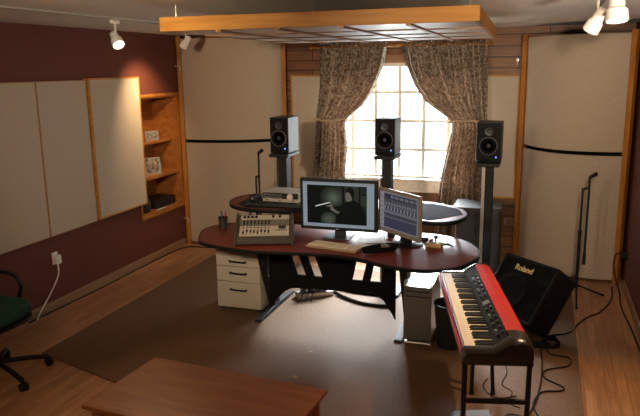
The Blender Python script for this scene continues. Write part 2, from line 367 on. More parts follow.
# ------------------------------------------------------------------ curtains
cm = curtain_mat()
def curtain(label, edges, folds, tie_z, y0, flip):
    # edges: list (z, xl, xr) from top to bottom
    t = thing('curtain', label, 'curtain', ((edges[0][1]+edges[0][2])/2, y0, 0), 0, 'curtains on the window')
    ox = t.location.x
    def ed(z):
        for (z1, a1, b1), (z2, a2, b2) in zip(edges[:-1], edges[1:]):
            if z2 <= z <= z1:
                s = (z1-z)/(z1-z2); return a1+(a2-a1)*s, b1+(b2-b1)*s
        return edges[-1][1:]
    nu, nv = folds*10, 70; zt, zb = edges[0][0], edges[-1][0]
    rnd = [random.uniform(-.5, .5) for _ in range(folds*2+2)]
    def fn(u, v):
        z = zt+(zb-zt)*v; a, b = ed(z); x = a+(b-a)*u
        k = abs(z-tie_z); pin = min(1, .45+k*1.2)
        wd = abs(b-a); amp = .055*pin
        ph = u*folds*2*math.pi; i = int(u*folds*2); 
        y = amp*math.sin(ph+.5*math.sin(u*9+v*2))+.010*math.sin(ph*2.3+v*5)+.012*math.sin(u*5+v*3)
        bulge = -.05*math.exp(-((z-tie_z-.12)/.18)**2)
        return (x-ox, y+bulge, z)
    m = MB().grid(fn, nu, nv); me_o = m.build('cloth', cm, t, smooth=True)
    me = me_o.data; uvl = me.uv_layers.new(name='UVMap'); w = nu+1
    for p in me.polygons:
        for li in p.loop_indices:
            vi = me.loops[li].vertex_index; uvl.data[li].uv = ((vi % w)/nu, (vi//w)/nv*1.7)
    # gathered heading ruffle
    def fh(u, v):
        z = zt-.012+.07*v; a, b = edges[0][1:]; x = a+(b-a)*u; return (x-ox, .022*math.sin(u*folds*4*math.pi)+.008*math.sin(u*40), z)
    h = MB().grid(fh, nu*2, 3).build('heading', cm, t, smooth=True)
    uvl = h.data.uv_layers.new(name='UVMap'); w = nu*2+1
    for p in h.data.polygons:
        for li in p.loop_indices:
            vi = h.data.loops[li].vertex_index; uvl.data[li].uv = ((vi % w)/nu/2, (vi//w)*.02)
    a, b = ed(tie_z)
    pts = [(a-ox-.015, -.05, tie_z+.02), ((a+b)/2-ox, -.115, tie_z-.0), (b-ox+.015, -.06, tie_z+.03)]
    if flip: pts = [(p[0], p[1], 2*tie_z-p[2]+.03) for p in pts]
    MB().tube(pts, .012).build('tieback', mat('tieback_cord', (.45, .36, .24), .7), t, smooth=True)
    s = 1
    return t
Y_C = 7.22
def X(px, py): return ony(px, py, Y_C).x
def Z(px, py): return ony(px, py, Y_C).z
LE = [(2.31, X(320, 48), X(387, 50)), (2.12, X(320, 65), X(384, 66)), (1.85, X(319, 90), X(374, 90)), (1.68, X(318, 105), X(364, 105)), (1.54, X(316, 120), X(349, 120)), (1.48, X(316, 125), X(346, 125)), (1.2, X(314, 150), X(348, 150)), (.9, X(313, 180), X(346, 180)), (.06, X(311, 245), X(343, 245))]
RE = [(2.30, X(402, 50), X(488, 48)), (2.14, X(405, 65), X(488, 65)), (1.9, X(414, 87), X(488, 87)), (1.72, X(426, 103), X(488, 103)), (1.55, X(448, 118), X(488, 118)), (1.48, X(452, 124), X(488, 124)), (1.3, X(449, 140), X(489, 140)), (.95, X(441, 180), X(489, 180)), (.5, X(436, 215), X(488, 215)), (.06, X(432, 250), X(488, 250))]
curtain('brown patterned curtain tied back at the left side of the window', LE, 7, 1.51, Y_C, False)
curtain('brown patterned curtain tied back at the right side of the window', RE, 8, 1.50, Y_C, True)
t = thing('curtain_rod', 'wooden curtain rod carrying both patterned curtains', 'curtain rod', (-1.55, Y_C, 2.33))
MB().cyl((-.98, 0, -.005), (.96, 0, -.005), .012).build('rod', pine, t, smooth=True)
for x in (-1.0, .97): MB().lathe([(.004, -.03), (.024, -.015), (.026, .0), (.014, .02), (.004, .03)], (x, 0, -.005), 16, Matrix.Rotation(R(90), 3, 'Y')).build('finial', pine, t, smooth=True)
for x in (-.96, 0, .94): MB().bb((x-.01, .0, -.02), (x+.01, .18, -.008)).build('bracket', brass, t)

# ------------------------------------------------------------------ ceiling cloud
CX0, CX1, CY0, CY1, CZ0, CZ1 = -2.24, -.365, 3.60, 5.95, 2.326, 2.408
t = thing('ceiling_cloud', 'suspended pine framed ceiling panel with white infill above the desk', 'ceiling panel', ((CX0+CX1)/2-.025, (CY0+CY1)/2, CZ0), R(2))
hx, hy_, h = (CX1-CX0)/2, (CY1-CY0)/2, CZ1-CZ0
MB().bb((-hx, -hy_, 0), (hx, -hy_+.035, h)).build('fascia', pineh, t, bevel=.003)
MB().bb((-hx, hy_-.035, 0), (hx, hy_, h)).build('fascia', pineh, t, bevel=.003)
MB().bb((-hx, -hy_+.035, 0), (-hx+.03, hy_-.035, h)).build('fascia', pineh, t, bevel=.003)
MB().bb((hx-.03, -hy_+.035, 0), (hx, hy_-.035, h)).build('fascia', pineh, t, bevel=.003)
MB().bb((-hx+.03, -hy_+.035, .0), (hx-.03, hy_-.035, .018)).build('infill_panel', cloudpanel_mat(), t)
slat = mat('slat_wood', (.34, .17, .06), .5)
for k in (1, 2, 3, 4): x = -hx+2*hx*k/5; MB().bb((x-.015, -hy_+.01, -.0115), (x+.015, hy_-.01, -.0005)).build('long_slat', slat, t)
for k in (1, 2, 3):
    y = -hy_+2*hy_*k/4
    for j in range(5): MB().bb((-hx+2*hx*j/5+.0155, y-.015, -.007), (-hx+2*hx*(j+1)/5-.0155, y+.015, -.0005)).build('cross_slat', slat, t)
ropem = mat('steel_wire', (.45, .43, .40), .4, metal=.6)
for x, y in ((-hx+.06, -hy_+.1), (hx-.06, -hy_+.1), (-hx+.06, hy_-.12), (hx-.06, hy_-.12), (0, -hy_+.1)):
    MB().cyl((x, y, h-.02), (x, y, ZC-CZ0), .004, n=8).build('hanging_wire', ropem, t)
    
l1 = ony(116, 39, 4.35)
# ------------------------------------------------------------------ track lights
def track(label, x, y0, y1):
    t = thing('light_track', label, 'light track', (x, (y0+y1)/2, ZC)); l = y1-y0
    MB().bb((-.012, -l/2, -.014), (.012, l/2, 0)).build('rail', mat('track_grey', (.36, .34, .30), .6), t, bevel=.002)
    MB().bb((-.006, -l/2+.02, -.0155), (.006, l/2-.02, -.014)).build('slot', grey, t)
track('white ceiling light track above the cream wall panels', l1.x, 1.5, 6.3)
track('white ceiling light track at the right of the room', .30, .8, 5.2)
bulb_on = emit('lamp_glow', (1, .78, .5), 9)
def lamp(label, loc, aim, on, power=40, size=60, length=.13, r=.042, blend=.5, col=(1, .66, .36)):
    # loc: centre of housing, mount straight above on the ceiling
    loc = Vector(loc); d = (Vector(aim)-loc).normalized(); q = d.to_track_quat('Z', 'Y').to_matrix()
    t = thing('track_lamp', label, 'lamp', (loc.x, loc.y, ZC-.02), 0)
    o = Vector((0, 0, loc.z-(ZC-.02)))
    MB().bb((-.015, -.04, -.025), (.015, .04, 0)).build('track_adapter', white_p, t, bevel=.003)
    MB().cyl((0, 0, -.02), (o.x, o.y, o.z+.035), .007, n=10).build('stem', white_p, t)
    MB().lathe([(.022, -length/2), (r*.72, -length/2+.01), (r*.8, .0), (r*1.05, .012), (r*1.12, length/2), (r, length/2), (r*.95, length/2-.012), (.01, length/2-.014)], o, 24, q).build('housing', white_p, t, smooth=True)
    MB().lathe([(.004, length/2-.013), (r*.93, length/2-.0125), (r*.9, length/2-.008), (.004, length/2-.004)], o, 24, q).build('bulb', bulb_on if on else white_p, t, smooth=True)
    if on:
        ld = bpy.data.lights.new('lamp_light', 'SPOT'); ld.energy = power; ld.color = col; ld.spot_size = R(size); ld.spot_blend = blend; ld.shadow_soft_size = .03
        lo = bpy.data.objects.new('lamp_light', ld); COL.objects.link(lo); lo.location = loc+d*(length/2+.035); lo.rotation_euler = (-d).to_track_quat('Z', 'Y').to_euler()
    return t
lamp('lit white track lamp hanging above the cream wall panels', tuple(ony(116, 39, 4.35)), (-1.9, 3.6, .9), True, 25, 80)
lamp('white track lamp by the corner post, aimed at the maroon wall', tuple(ony(186, 42, 6.0)), (-4.16, 6.16, 1.60), True, 75, 84, blend=1, r=.036)
lamp('lit white track lamp in the top right corner of the photo', tuple(ony(617, 8, 3.75)), (.45, 3.2, .0), True, 95, 90, r=.05)
lamp('unlit-faced white track lamp tilted left of the lit one', tuple(ony(597, 20, 3.95)), (-.02, 4.2, 1.85), False, r=.04)

# ------------------------------------------------------------------ speakers and stands
def speaker(name, label, px, py, ytop, Yf, w_, h_, d_, sm):
    p = ony(px, py, Yf)  # front lower left corner of cabinet
    t = thing('studio_monitor_speaker', label, 'speaker', (p.x+w_/2, Yf+d_/2, p.z))
    MB().bb((-w_/2, -d_/2, 0), (w_/2, d_/2, h_)).build('cabinet', sm, t, bevel=.008)
    fy = -d_/2-.003
    MB().bb((-w_/2+.004, fy-.002, .004), (w_/2-.004, fy+.003, h_-.004)).build('front_baffle', mat('baffle_black', (.006, .006, .007), .6, spec=.15), t, bevel=.002)
    rx = Matrix.Rotation(R(90), 3, 'X')
    MB().lathe([(.004, -.012), (.03, -.004), (.058, .006), (.066, .012), (.074, .012), (.076, .0)], (0, fy-.002, h_*.42), 28, rx).build('woofer', mat('speaker_cone', (.004, .004, .004), .8, spec=.1), t, smooth=True)
    MB().lathe([(.076, .0), (.078, .010), (.070, .014), (.066, .010)], (0, fy-.002, h_*.42), 28, rx, False).build('woofer_ring', mat('speaker_ring', (.07, .07, .075), .35), t, smooth=True)
    MB().lathe([(.024, -.004), (.020, .004), (.010, .009), (.002, .010)], (0, fy-.002, h_*.42), 20, rx).build('dust_cap', mat('dust_cap_black', (.03, .03, .032), .35), t, smooth=True)
    MB().lathe([(.036, .0), (.034, .006), (.014, .003), (.012, .008), (.004, .010)], (0, fy-.002, h_*.78), 20, rx).build('tweeter', charcoal, t, smooth=True)
    MB().bb((-w_*.3, fy-.006, .012), (w_*.15, fy-.002, .030)).build('bass_port', blackm, t)
    MB().cyl((w_*.32, fy-.002, .045), (w_*.32, fy-.007, .045), .006, n=10).build('power_light', emit('blue_led', (.1, .25, 1), 3), t)
    return p
standm = mat('stand_black', (.013, .013, .015), .6, spec=.25)
def stand(label, x, y, ztop, w_, extra=None, topm=standm):
    t = thing('speaker_stand', label, 'speaker stand', (x, y, .0))
    MB().bb((-.14, -.15, .0115), (.14, .17, .035)).build('base_plate', blacksteel, t, bevel=.004)
    MB().bb((-w_/2, -.06, .035), (w_/2, .06, ztop-.035)).build('column', topm, t, bevel=.004)
    MB().bb((-w_/2-.008, -.072, .035), (-w_/2+(.02 if extra else .0), -.0605, ztop-.035)).build('edge_strip', alu if extra else charcoal, t)  # aluminium strip on the right stand stands in for its window-lit edge
    MB().bb((-.095, -.15, ztop-.035), (.095, .14, ztop-.004)).build('top_plate', black, t, bevel=.004)
    return t
Yf = 5.72
for (nm, lab, slab, x0, yb, w_, h_, ex, px_st) in (
    ('L', 'black studio speaker with blue light at the left of the window', 'black speaker stand behind the left end of the desk shelf', 270.5, 153, .185, .335, False, 285),
    ('C', 'black studio speaker in front of the bright window', 'black speaker stand rising in front of the window', 375, 155, .180, .325, False, 383.5),
    ('R', 'black studio speaker in front of the right curtain', 'tall dark speaker stand with bright edge beside the grey cabinet', 475.5, 162, .205, .335, True, 486.5)):
    p = ony(x0, yb, Yf)
    speaker(nm, lab, x0, yb, 0, Yf, w_, h_, .27, spkside)
    xs_ = p.x+w_/2
    stand(slab, xs_, Yf+.12, p.z-.002, .085, ex)

# grey cabinet
t = thing('floor_cabinet', 'low grey green cabinet behind the right speaker stand', 'cabinet', (-.58, 6.62, 0))
gm = mat('grey_green_metal', (.04, .044, .043), .6)
MB().bb((-.225, -.2, .02), (.215, .2, .72)).build('body', gm, t, bevel=.006)
MB().bb((-.24, -.215, .72), (.23, .21, .745)).build('top', gm, t, bevel=.004)
MB().bb((-.205, -.208, .05), (.195, -.201, .69)).build('door', gm, t, bevel=.002)
MB().bb((-.2, -.18, 0), (.19, .18, .02)).build('plinth', blackm, t)

# ------------------------------------------------------------------ studio desk
t = thing('studio_desk', 'kidney shaped mahogany studio desk with raised rear shelf and black legs', 'desk', (-1.6, 4.9, 0)); D0 = Vector((-1.6, 4.9, 0))
def smooth_poly(P, k=5):
    out = []; n = len(P)
    for i in range(n):
        a, b, c, d = (Vector(P[(i+j-1) % n]) for j in range(4))
        for s in range(k):
            q = s/k; v = .5*((2*b)+(c-a)*q+(2*a-5*b+4*c-d)*q*q+(3*b-a-3*c+d)*q**3); out.append((v.x, v.y))
    return out
def off(P): return [(x+1.6, y-4.9) for x, y in P]
front = [(-2.72, 4.78), (-2.62, 4.60), (-2.45, 4.52), (-2.2, 4.465), (-1.98, 4.465), (-1.70, 4.51), (-1.40, 4.52), (-1.2, 4.455), (-1.03, 4.375), (-.86, 4.335), (-.69, 4.35), (-.53, 4.46), (-.44, 4.64), (-.405, 4.80), (-.45, 5.02), (-.58, 5.22), (-.78, 5.34), (-1.1, 5.36), (-1.6, 5.34), (-2.1, 5.36), (-2.5, 5.36), (-2.72, 5.22), (-2.79, 5.0)]
dp = smooth_poly(off(front), 4)
def shrink(P, d):
    n = len(P); out = []
    for i in range(n):
        a = Vector(P[i-1]); b = Vector(P[(i+1) % n]); e = (b-a).normalized(); nr = Vector((-e.y, e.x)); out.append((P[i][0]+nr.x*d, P[i][1]+nr.y*d))
    return out
MB().prism(dp, .704, .716).build('underside_board', blackm, t)
inner = shrink(dp, .012)
MB().prism(inner, .7165, .73).build('desktop', desk_m, t, bevel=.002)
def ring(P, Q, z0, z1):
    n = len(P); m = MB(); vs = [(x, y, z) for z in (z0, z1) for x, y in P]+[(x, y, z) for z in (z0, z1) for x, y in Q]
    fs = []
    for i in range(n):
        j = (i+1) % n
        fs += [(i, j, n+j, n+i), (2*n+i, 3*n+i, 3*n+j, 2*n+j), (n+i, n+j, 3*n+j, 3*n+i), (i, 2*n+i, 2*n+j, j)]
    return m.add(vs, fs)
ring(dp, shrink(dp, .0115), .7163, .7295).build('edge_band', black, t, label='black rounded edge band')
# rear shelf
shp = [(-2.63, 5.2), (-2.52, 5.03), (-2.3, 4.93), (-2.0, 4.97), (-1.8, 5.14), (-1.4, 5.2), (-1.1, 5.1), (-.9, 4.9), (-.72, 4.86), (-.60, 4.95), (-.545, 5.15), (-.60, 5.36), (-.78, 5.53), (-1.05, 5.62), (-1.6, 5.60), (-2.2, 5.62), (-2.5, 5.60), (-2.64, 5.45)]
sp_ = smooth_poly(off(shp), 4)
MB().prism(sp_, .918, .934).build('shelf_underside', blackm, t)
MB().prism(shrink(sp_, .012), .9345, .95).build('rear_shelf', desk_m, t, bevel=.002)
ring(sp_, shrink(sp_, .0115), .934, .9495).build('shelf_edge', black, t)
for P in ([(-2.50, 5.08), (-2.36, 4.965), (-2.05, 4.99), (-1.95, 5.52), (-2.5, 5.50)],
          [(-1.08, 5.14), (-.93, 4.94), (-.79, 4.90), (-.575, 5.16), (-.63, 5.34), (-.80, 5.49), (-1.1, 5.55)]):
    MB().prism(off(P), .9505, .954).build('shelf_mat', padm, t, label='dark mat inlay on the rear shelf')
for x, y in ((-.64, 5.26), (-2.55, 5.44)):
    MB().cyl((x+1.6, y-4.9, .0115), (x+1.6, y-4.9, .918), .014).build('shelf_post', chrome, t, smooth=True)
for x in (-2.05, -1.15):
    MB().box((x+1.6, 5.12-4.9+.05, .823), (.05, .09, .19)).build('shelf_bracket', blacksteel, t, bevel=.003)
for x, fy in ((-2.20, 0), (-.99, -.08)):
    q = x+1.6
    l = MB().prism([(-.10, .68), (.05, .68), (.30, .05), (.18, .05)], q-.03, q+.03, ax=0)
    l.prism([(-.13+fy, .0115), (.66, .0115), (.66, .03), (.40, .055), (.10, .055), (-.12+fy, .03)], q-.032, q+.032, ax=0)
    l.box((q, .02, .692), (.07, .62, .022))
    l.build('leg', blacksteel, t, bevel=.004)
# modesty panel with slots
def slab(pts): return [(p.x+1.6, p.z) for p in pts]
m = MB(); ym0, ym1 = .05, .066   # local y of the panel (world 4.95)
def wx(px, py): p = ony(px, py, 4.95); return p.x+1.6, p.z
top = .70; x0, x1 = -2.165+1.6, -1.065+1.6
slots = [(-1.965, -1.895, .065), (-1.82, -1.75, .065), (-1.385, -1.30, -.04), (-1.235, -1.145, -.04)]   # lower edge is shifted: slanted slots
zb_mid = .30; zs0, zs1 = .40, .582
def zb(x):  # arched lower edge
    X_ = x-1.6
    if X_ < -1.93: s = (X_+2.165)/.235; return .07+(.28-.07)*math.sin(s*math.pi/2)
    if X_ > -1.25: s = (-1.065-X_)/.185; return .09+(.30-.09)*math.sin(s*math.pi/2)
    return .28+(X_+1.93)/.68*.02
def zone(x0a, x1a, x0b, x1b, z0, z1):  # quad from lower edge x0b..x1b to upper edge x0a..x1a
    m.prism([(x0b, z0), (x1b, z0), (x1a, z1), (x0a, z1)], ym0, ym1, ax=1)
SL = [(p+1.6, q+1.6, p+1.6+d, q+1.6+d) for p, q, d in slots]
ns = 22
for j in range(ns):
    u, v = x0+(x1-x0)*j/ns, x0+(x1-x0)*(j+1)/ns; m.prism([(u, zb(u)), (v, zb(v)), (v, zs0), (u, zs0)], ym0, ym1, ax=1)
m.prism([(x0, zs1), (x1, zs1), (x1, top), (x0, top)], ym0, ym1, ax=1)
pa, pb = x0, x0
for p, q, p2, q2 in SL: zone(pa, p, pb, p2, zs0, zs1); pa, pb = q, q2
zone(pa, x1, pb, x1, zs0, zs1)
m.build('modesty_panel', blackm, t)

# ------------------------------------------------------------------ filing cabinet
t = thing('filing_cabinet', 'cream three drawer filing cabinet with black handles under the desk', 'cabinet', (-2.445, 4.955, .0115))
fw = .215
MB().bb((-fw, 0, .035), (fw-.01, .5, .62)).build('body', cream, t, bevel=.004)
for i, (z0, z1) in enumerate(((.04, .272), (.277, .412), (.417, .612))):
    d_ = MB().bb((-fw+.004, -.02, z0), (fw-.012, -.001, z1)).build('drawer', cream, t, bevel=.003)
    zc = z1-(.06 if i < 2 else .145)+(.01 if i == 1 else 0)
    MB().tube([(-.07, -.021, zc), (-.065, -.045, zc), (.065, -.045, zc-.003), (.07, -.021, zc)], .007).build('handle', black, d_, smooth=True)
for x, y in ((-.19, .04), (.17, .04), (-.19, .45), (.17, .45)): MB().cyl((x-.012, y, .0185), (x+.012, y, .0185), .018).bb((x-.014, y-.012, .02), (x+.014, y+.012, .0345)).build('caster', black, t)

# ------------------------------------------------------------------ computer tower
t = thing('computer_tower', 'silver aluminium computer tower standing under the right end of desk', 'computer', (-.845, 4.72, .011))
a_ = .105
MB().bb((-a_, .012, .03), (a_, .47, .455)).build('case', alu, t, bevel=.006)
MB().bb((-a_, .0, .03), (a_, .011, .455)).build('front_grille', mat('perforated_aluminium', (.24, .225, .20), .5, metal=.5, scale=400, c2=(.15, .14, .125)), t)
MB().bb((-a_+.012, -.004, .375), (a_-.012, .0, .385)).build('drive_slot', charcoal, t)
MB().bb((-a_+.012, -.004, .415), (a_-.012, .0, .425)).build('drive_slot', charcoal, t)
for z0, z1 in ((.455, .49), (0.0, .03)):
    for x in (-a_, a_-.008):
        for q0 in (.0, .45): MB().bb((x, q0, z0), (x+.008, q0+.02, z1)).build('corner_post', alu, t)
    zz_ = z1 if z0 > .3 else z0
    for q0, q1 in ((.0, .05), (.42, .47)): MB().bb((-a_, q0, zz_), (a_, q1, zz_+.008)).build('handle_bar', alu, t, bevel=.003)
# waste bin
b_ = thing('waste_bin', 'round black wire mesh waste bin between computer tower and keyboard', 'waste bin', (-.60, 4.76, .011))
MB().lathe([(.09, .0), (.095, .004), (.123, .335), (.120, .335), (.092, .01), (.01, .008)], n=28).build('mesh_body', mat('bin_mesh', (.012, .012, .012), .6), b_, smooth=True)
MB().lathe([(.123, .330), (.127, .333), (.127, .345), (.119, .345), (.119, .332)], n=28, cap=False).build('rim', blacksteel, b_, smooth=True)

# ------------------------------------------------------------------ monitors
def screen_layers(o, w_, h_, layers):
    m = MB(); ms = []
    for i, (quad, mt) in enumerate(layers):
        if mt not in ms: ms.append(mt)
        m.mat(ms.index(mt)); y = -.0004*(i+1) if len(layers) < 30 else -.0004*(1+min(i, 3))
        m.add([((u-.5)*w_, y, v*h_) for u, v in quad], [tuple(range(len(quad)))])
    return m.build('screen', ms, o)
def rect(a, b, c, d): return [(a, b), (c, b), (c, d), (a, d)]
p0 = ony(300.7, 228, 4.98); p1 = ony(377.3, 231.4, 4.98); pt = ony(302, 177.8, 4.98)
w_ = p1.x-p0.x; h_ = pt.z-p0.z
t = thing('computer_monitor', 'large black widescreen monitor playing a dark video', 'monitor', ((p0.x+p1.x)/2, 4.98, .73))
zo = p0.z-.73
MB().bb((-w_/2, 0, zo), (w_/2, .045, zo+h_)).build('display_case', black, t, bevel=.006)
sc = bpy.data.objects.new('screen_pivot', None)
bz = .026
E_ui = emit('screen_pale_blue', (.30, .39, .48), .5); E_dk = emit('screen_near_black', (.003, .005, .004), .8); E_gr = emit('screen_green_grey', (.010, .018, .013), .8)
E_g2 = emit('screen_soft_green', (.12, .16, .12), .8); E_sk = emit('screen_skin_grey', (.11, .11, .09), .8); E_hi = emit('screen_silver', (.50, .55, .52), .9); E_bar = emit('screen_grey_bar', (.22, .26, .30), .7)
m = MB(); ms = [E_ui, E_dk, E_gr, E_g2, E_sk, E_hi, E_bar]
def L_(quad, i, lay):
    m.mat(i); W2, H2 = w_-2*bz, h_-2*bz
    m.add([((u-.5)*W2, -.0005-.0004*lay, zo+bz+v*H2) for u, v in quad], [tuple(range(len(quad)))])
L_(rect(0, 0, 1, 1), 0, 0); L_(rect(0, .955, 1, 1), 6, 1)
L_(rect(.06, .075, .9, .93), 1, 1); L_(rect(0, .0, .22, .06), 6, 1)
for i in range(8): L_(rect(.012, .2+.085*i, .04, .23+.085*i), 6, 1)
def blob(cx, cy, rx, ry, i, lay, n=16, rot=0):
    q = []
    for k in range(n):
        a = 2*math.pi*k/n; x, y = rx*math.cos(a), ry*math.sin(a); q.append((cx+x*math.cos(rot)-y*math.sin(rot)*.6, cy+x*math.sin(rot)*1.6+y*math.cos(rot)))
    L_(q, i, lay)
tones = [emit('screen_tone_%s' % w_t, tuple(v*k for v in (.17, .22, .17)), .9) for w_t, k in (('a', .07), ('b', .12), ('c', .19), ('d', .28), ('e', .40))]
ms += tones
L_([(.44, .93), (.47, .5), (.44, .2), (.9, .2), (.9, .93)], 2, 2)
for i_, (rx_, ry_) in enumerate(((.19, .26), (.15, .21), (.115, .16), (.08, .115), (.045, .07))): blob(.435, .665, rx_, ry_, 7+i_, 3+i_, 20)
for i_, (rx_, ry_) in enumerate(((.12, .16), (.09, .12), (.06, .08))): 
    L_([(.37+rx_*math.cos(2*math.pi*k/18), max(.076, .18+ry_*math.sin(2*math.pi*k/18))) for k in range(18)], 7+i_+1, 3+i_)
L_(rect(.56, .5, .585, .93), 1, 8); L_(rect(.60, .55, .79, .93), 8, 8); L_(rect(.79, .5, .81, .93), 1, 9); L_(rect(.82, .74, .9, .76), 1, 9); L_(rect(.82, .5, .9, .73), 8, 9)
L_([(.46, .08), (.47, .26), (.44, .40), (.46, .47), (.54, .50), (.60, .57), (.65, .62), (.73, .62), (.80, .57), (.85, .46), (.885, .3), (.89, .08)], 1, 10)
blob(.662, .74, .055, .145, 4, 11); L_([(.61, .78), (.625, .88), (.67, .91), (.715, .88), (.73, .78), (.725, .66), (.705, .60), (.69, .70), (.665, .78), (.64, .80)], 1, 12)
L_([(.612, .78), (.606, .70), (.612, .63), (.632, .58), (.65, .60), (.64, .70), (.63, .78)], 4, 13)
blob(.385, .47, .04, .065, 4, 11); blob(.36, .53, .03, .045, 1, 12); blob(.425, .40, .045, .035, 4, 12, rot=-.5); L_([(.44, .42), (.50, .36), (.53, .37), (.50, .31), (.45, .34)], 4, 13); blob(.37, .43, .03, .03, 1, 13)
L_([(.18, .445), (.185, .47), (.385, .565), (.39, .545)], 5, 14)
m.build('screen', ms, t, label='lit screen showing a person in dark clothes holding a thin silver tube')
MB().bb((-.02, -.0015, zo+.008), (.005, -.0005, zo+.015)).build('badge', alu, t)
MB().bb((-.12, -.06, 0), (.10, .16, .012)).build('stand_foot', charcoal, t, bevel=.004)
MB().bb((-.045, .05, .012), (.045, .085, .25)).build('stand_neck', charcoal, t, bevel=.003)

a = ony(378.6, 187.7, 5.06); b = ony(420.5, 195.8, 4.72); a2 = ony(377.7, 231.5, 5.06); b2 = ony(420, 241, 4.72)
w2 = math.hypot(b.x-a.x, b.y-a.y); ang = math.atan2(b.y-a.y, b.x-a.x); zt2 = (a.z+b.z)/2; zb2 = (a2.z+b2.z)/2
t = thing('computer_monitor', 'smaller silver framed monitor showing audio software, turned to the left', 'monitor', ((a.x+b.x)/2, (a.y+b.y)/2, .73), ang)
zo = zb2-.73; h2 = zt2-zb2
MB().bb((-w2/2, 0, zo), (w2/2, .025, zo+h2)).build('display_case', silverp, t, bevel=.006)
m = MB(); W2, H2 = w2-.052, h2-.058
A = [emit('daw_pale', (.22, .215, .25), .7), emit('daw_mid', (.085, .082, .105), .7), emit('daw_dark', (.03, .03, .045), .8), emit('daw_navy', (.04, .042, .07), .8)]
def Q(a_, b_, c_, d_, i, lay):
    m.mat(i); m.add([((u-.5)*W2, -.0005-.0004*lay, zo+.036+v*H2*.985) for u, v in rect(a_, b_, c_, d_)], [(0, 1, 2, 3)])
Q(0, 0, 1, 1, 0, 0); Q(.11, .03, .98, .97, 1, 1); Q(.11, .82, .98, .97, 2, 2); Q(.11, .66, .98, .80, 2, 2); Q(.11, .33, .98, .64, 1, 2); Q(.11, .03, .98, .31, 3, 2)
for i in range(20):
    x = .125+.043*i
    if i > 3: Q(x, .86, x+.026, .93, 0 if i % 3 else 1, 3)
    Q(x, .67, x+.024, .73, 0, 3); Q(x, .76, x+.02, .79, 1, 3)
    Q(x, .52, x+.028, .62, 2 if i % 2 else 0, 3); Q(x, .44, x+.024, .48, 0, 3); Q(x, .36, x+.028, .42, 2, 3); Q(x+.031, .34, x+.035, .8, 2, 4)
for z in (.75, .63, .32, .50): Q(.11, z, .98, z+.006, 0, 5)
for i in range(7): Q(.015, .06+.13*i, .09, .08+.13*i, 1, 2)
m.build('screen', A, t, label='lit screen with dense rows of mixer channels')
MB().lathe([(.01, 0), (.115, .0), (.12, .008), (.05, .018), (.02, .02)], (.0, .10, 0), 32).build('stand_foot', black, t, smooth=True)
MB().bb((-.055, .06, .018), (.055, .10, .24)).build('stand_neck', black, t, bevel=.004)

# ------------------------------------------------------------------ mixing console on desk
pl = onz(237, 243, .75); pr = onz(295.5, 238.5, .75)
mw = .47; t = thing('mixing_console', 'brown grey mixing console with light face on the left of the desk', 'mixer', (-2.055, 4.61, .73), R(20))
tl = R(24); rot = Matrix.Rotation(tl, 3, 'X')
MB().prism([(0.0, .012), (.34, .012), (.34, .15), (.31, .185), (.02, .062), (0, .05)], -mw/2+.02, mw/2-.02, ax=0).build('chassis', mixdark, t, bevel=.006)
for s in (-1, 1): MB().prism([(-.012, .0), (.352, .0), (.352, .16), (.32, .200), (.015, .074), (-.012, .055)], s*(mw/2-.02) if s > 0 else -mw/2, mw/2 if s > 0 else -mw/2+.02, ax=0).build('side_cheek', mixdark, t, bevel=.006)
sl = math.atan2(.185-.062, .29); rt_ = Matrix.Rotation(sl, 3, 'X')
def F(x, s, up=0): # point on sloped face: s from 0(front) to 1(rear)
    return Vector((x, .02+.29*s, .062+.123*s)) + rt_ @ Vector((0, 0, up))
def plate(x0, x1, s0, s1, nm, mt, up=.003, par=t):
    c = F((x0+x1)/2, (s0+s1)/2, up/2+.001); return MB().box(c, (x1-x0, (s1-s0)*.315, up), rt_).build(nm, mt, par)
plate(-.195, .20, .06, .48, 'fader_panel', mixface); plate(-.195, .20, .505, .74, 'knob_panel', mat('mixer_mid_face', (.18, .16, .125), .5)); plate(-.195, .20, .76, .95, 'input_panel', mixface)
for i in range(8):
    x = -.165+.029*i
    MB().box(F(x, .22, .006), (.004, .07, .003), rt_).build('fader_slot', black, t)
    MB().box(F(x, .22+.05*((i*3) % 4-1.5)/2, .012), (.012, .018, .012), rt_).build('fader', charcoal, t)
    for k, s in enumerate((.56, .66)):
        MB().cyl(F(x, s, .003), F(x, s, .017), .007, .006, n=10).build('knob', black, t)
    MB().box(F(x, .41, .007), (.012, .012, .006), rt_).build('button', grey, t)
for i in range(4): MB().cyl(F(-.165+.032*i, .86, .003), F(-.165+.032*i, .86, .012), .012, n=14).build('input_socket', black, t)
for x in (.07, .125): MB().cyl(F(x, .86, .003), F(x, .86, .016), .01, n=12).build('master_knob', black, t)
MB().box(F(.145, .40, .008), (.06, .035, .008), rt_).build('display', charcoal, t)
for i in range(5): MB().box(F(.10+.02*i, .28, .006), (.012, .01, .005), rt_).build('button', mixdark, t)

# pen cup
t = thing('pen_cup', 'dark wire pen cup at the left end of the desk', 'pen cup', (-2.625, 5.04, .73))
MB().lathe([(.033, 0), (.036, .003), (.04, .10), (.037, .10), (.033, .006), (.005, .006)], n=20).build('cup', cupm, t, smooth=True)
MB().lathe([(.040, .098), (.042, .1), (.042, .106), (.037, .106), (.037, .098)], n=20, cap=False).build('rim', black, t, smooth=True)
for i, (dx, dy, mt, lab) in enumerate(((.014, 0, redpen, 'red pen standing in the wire cup'), (-.012, .008, charcoal, 'dark pen leaning left in the wire cup'), (.0, -.012, bluep, 'blue pen in the middle of the wire cup'))):
    o = thing('pen', lab, 'pen', (-2.625+dx, 5.04+dy, .738))
    MB().cyl((0, 0, 0), (dx*.8, dy*.8, .125), .0045, n=8).build('barrel', mt, o); MB().cyl((dx*.8, dy*.8, .125), (dx*.9, dy*.9, .145), .005, n=8).build('cap', mt, o)
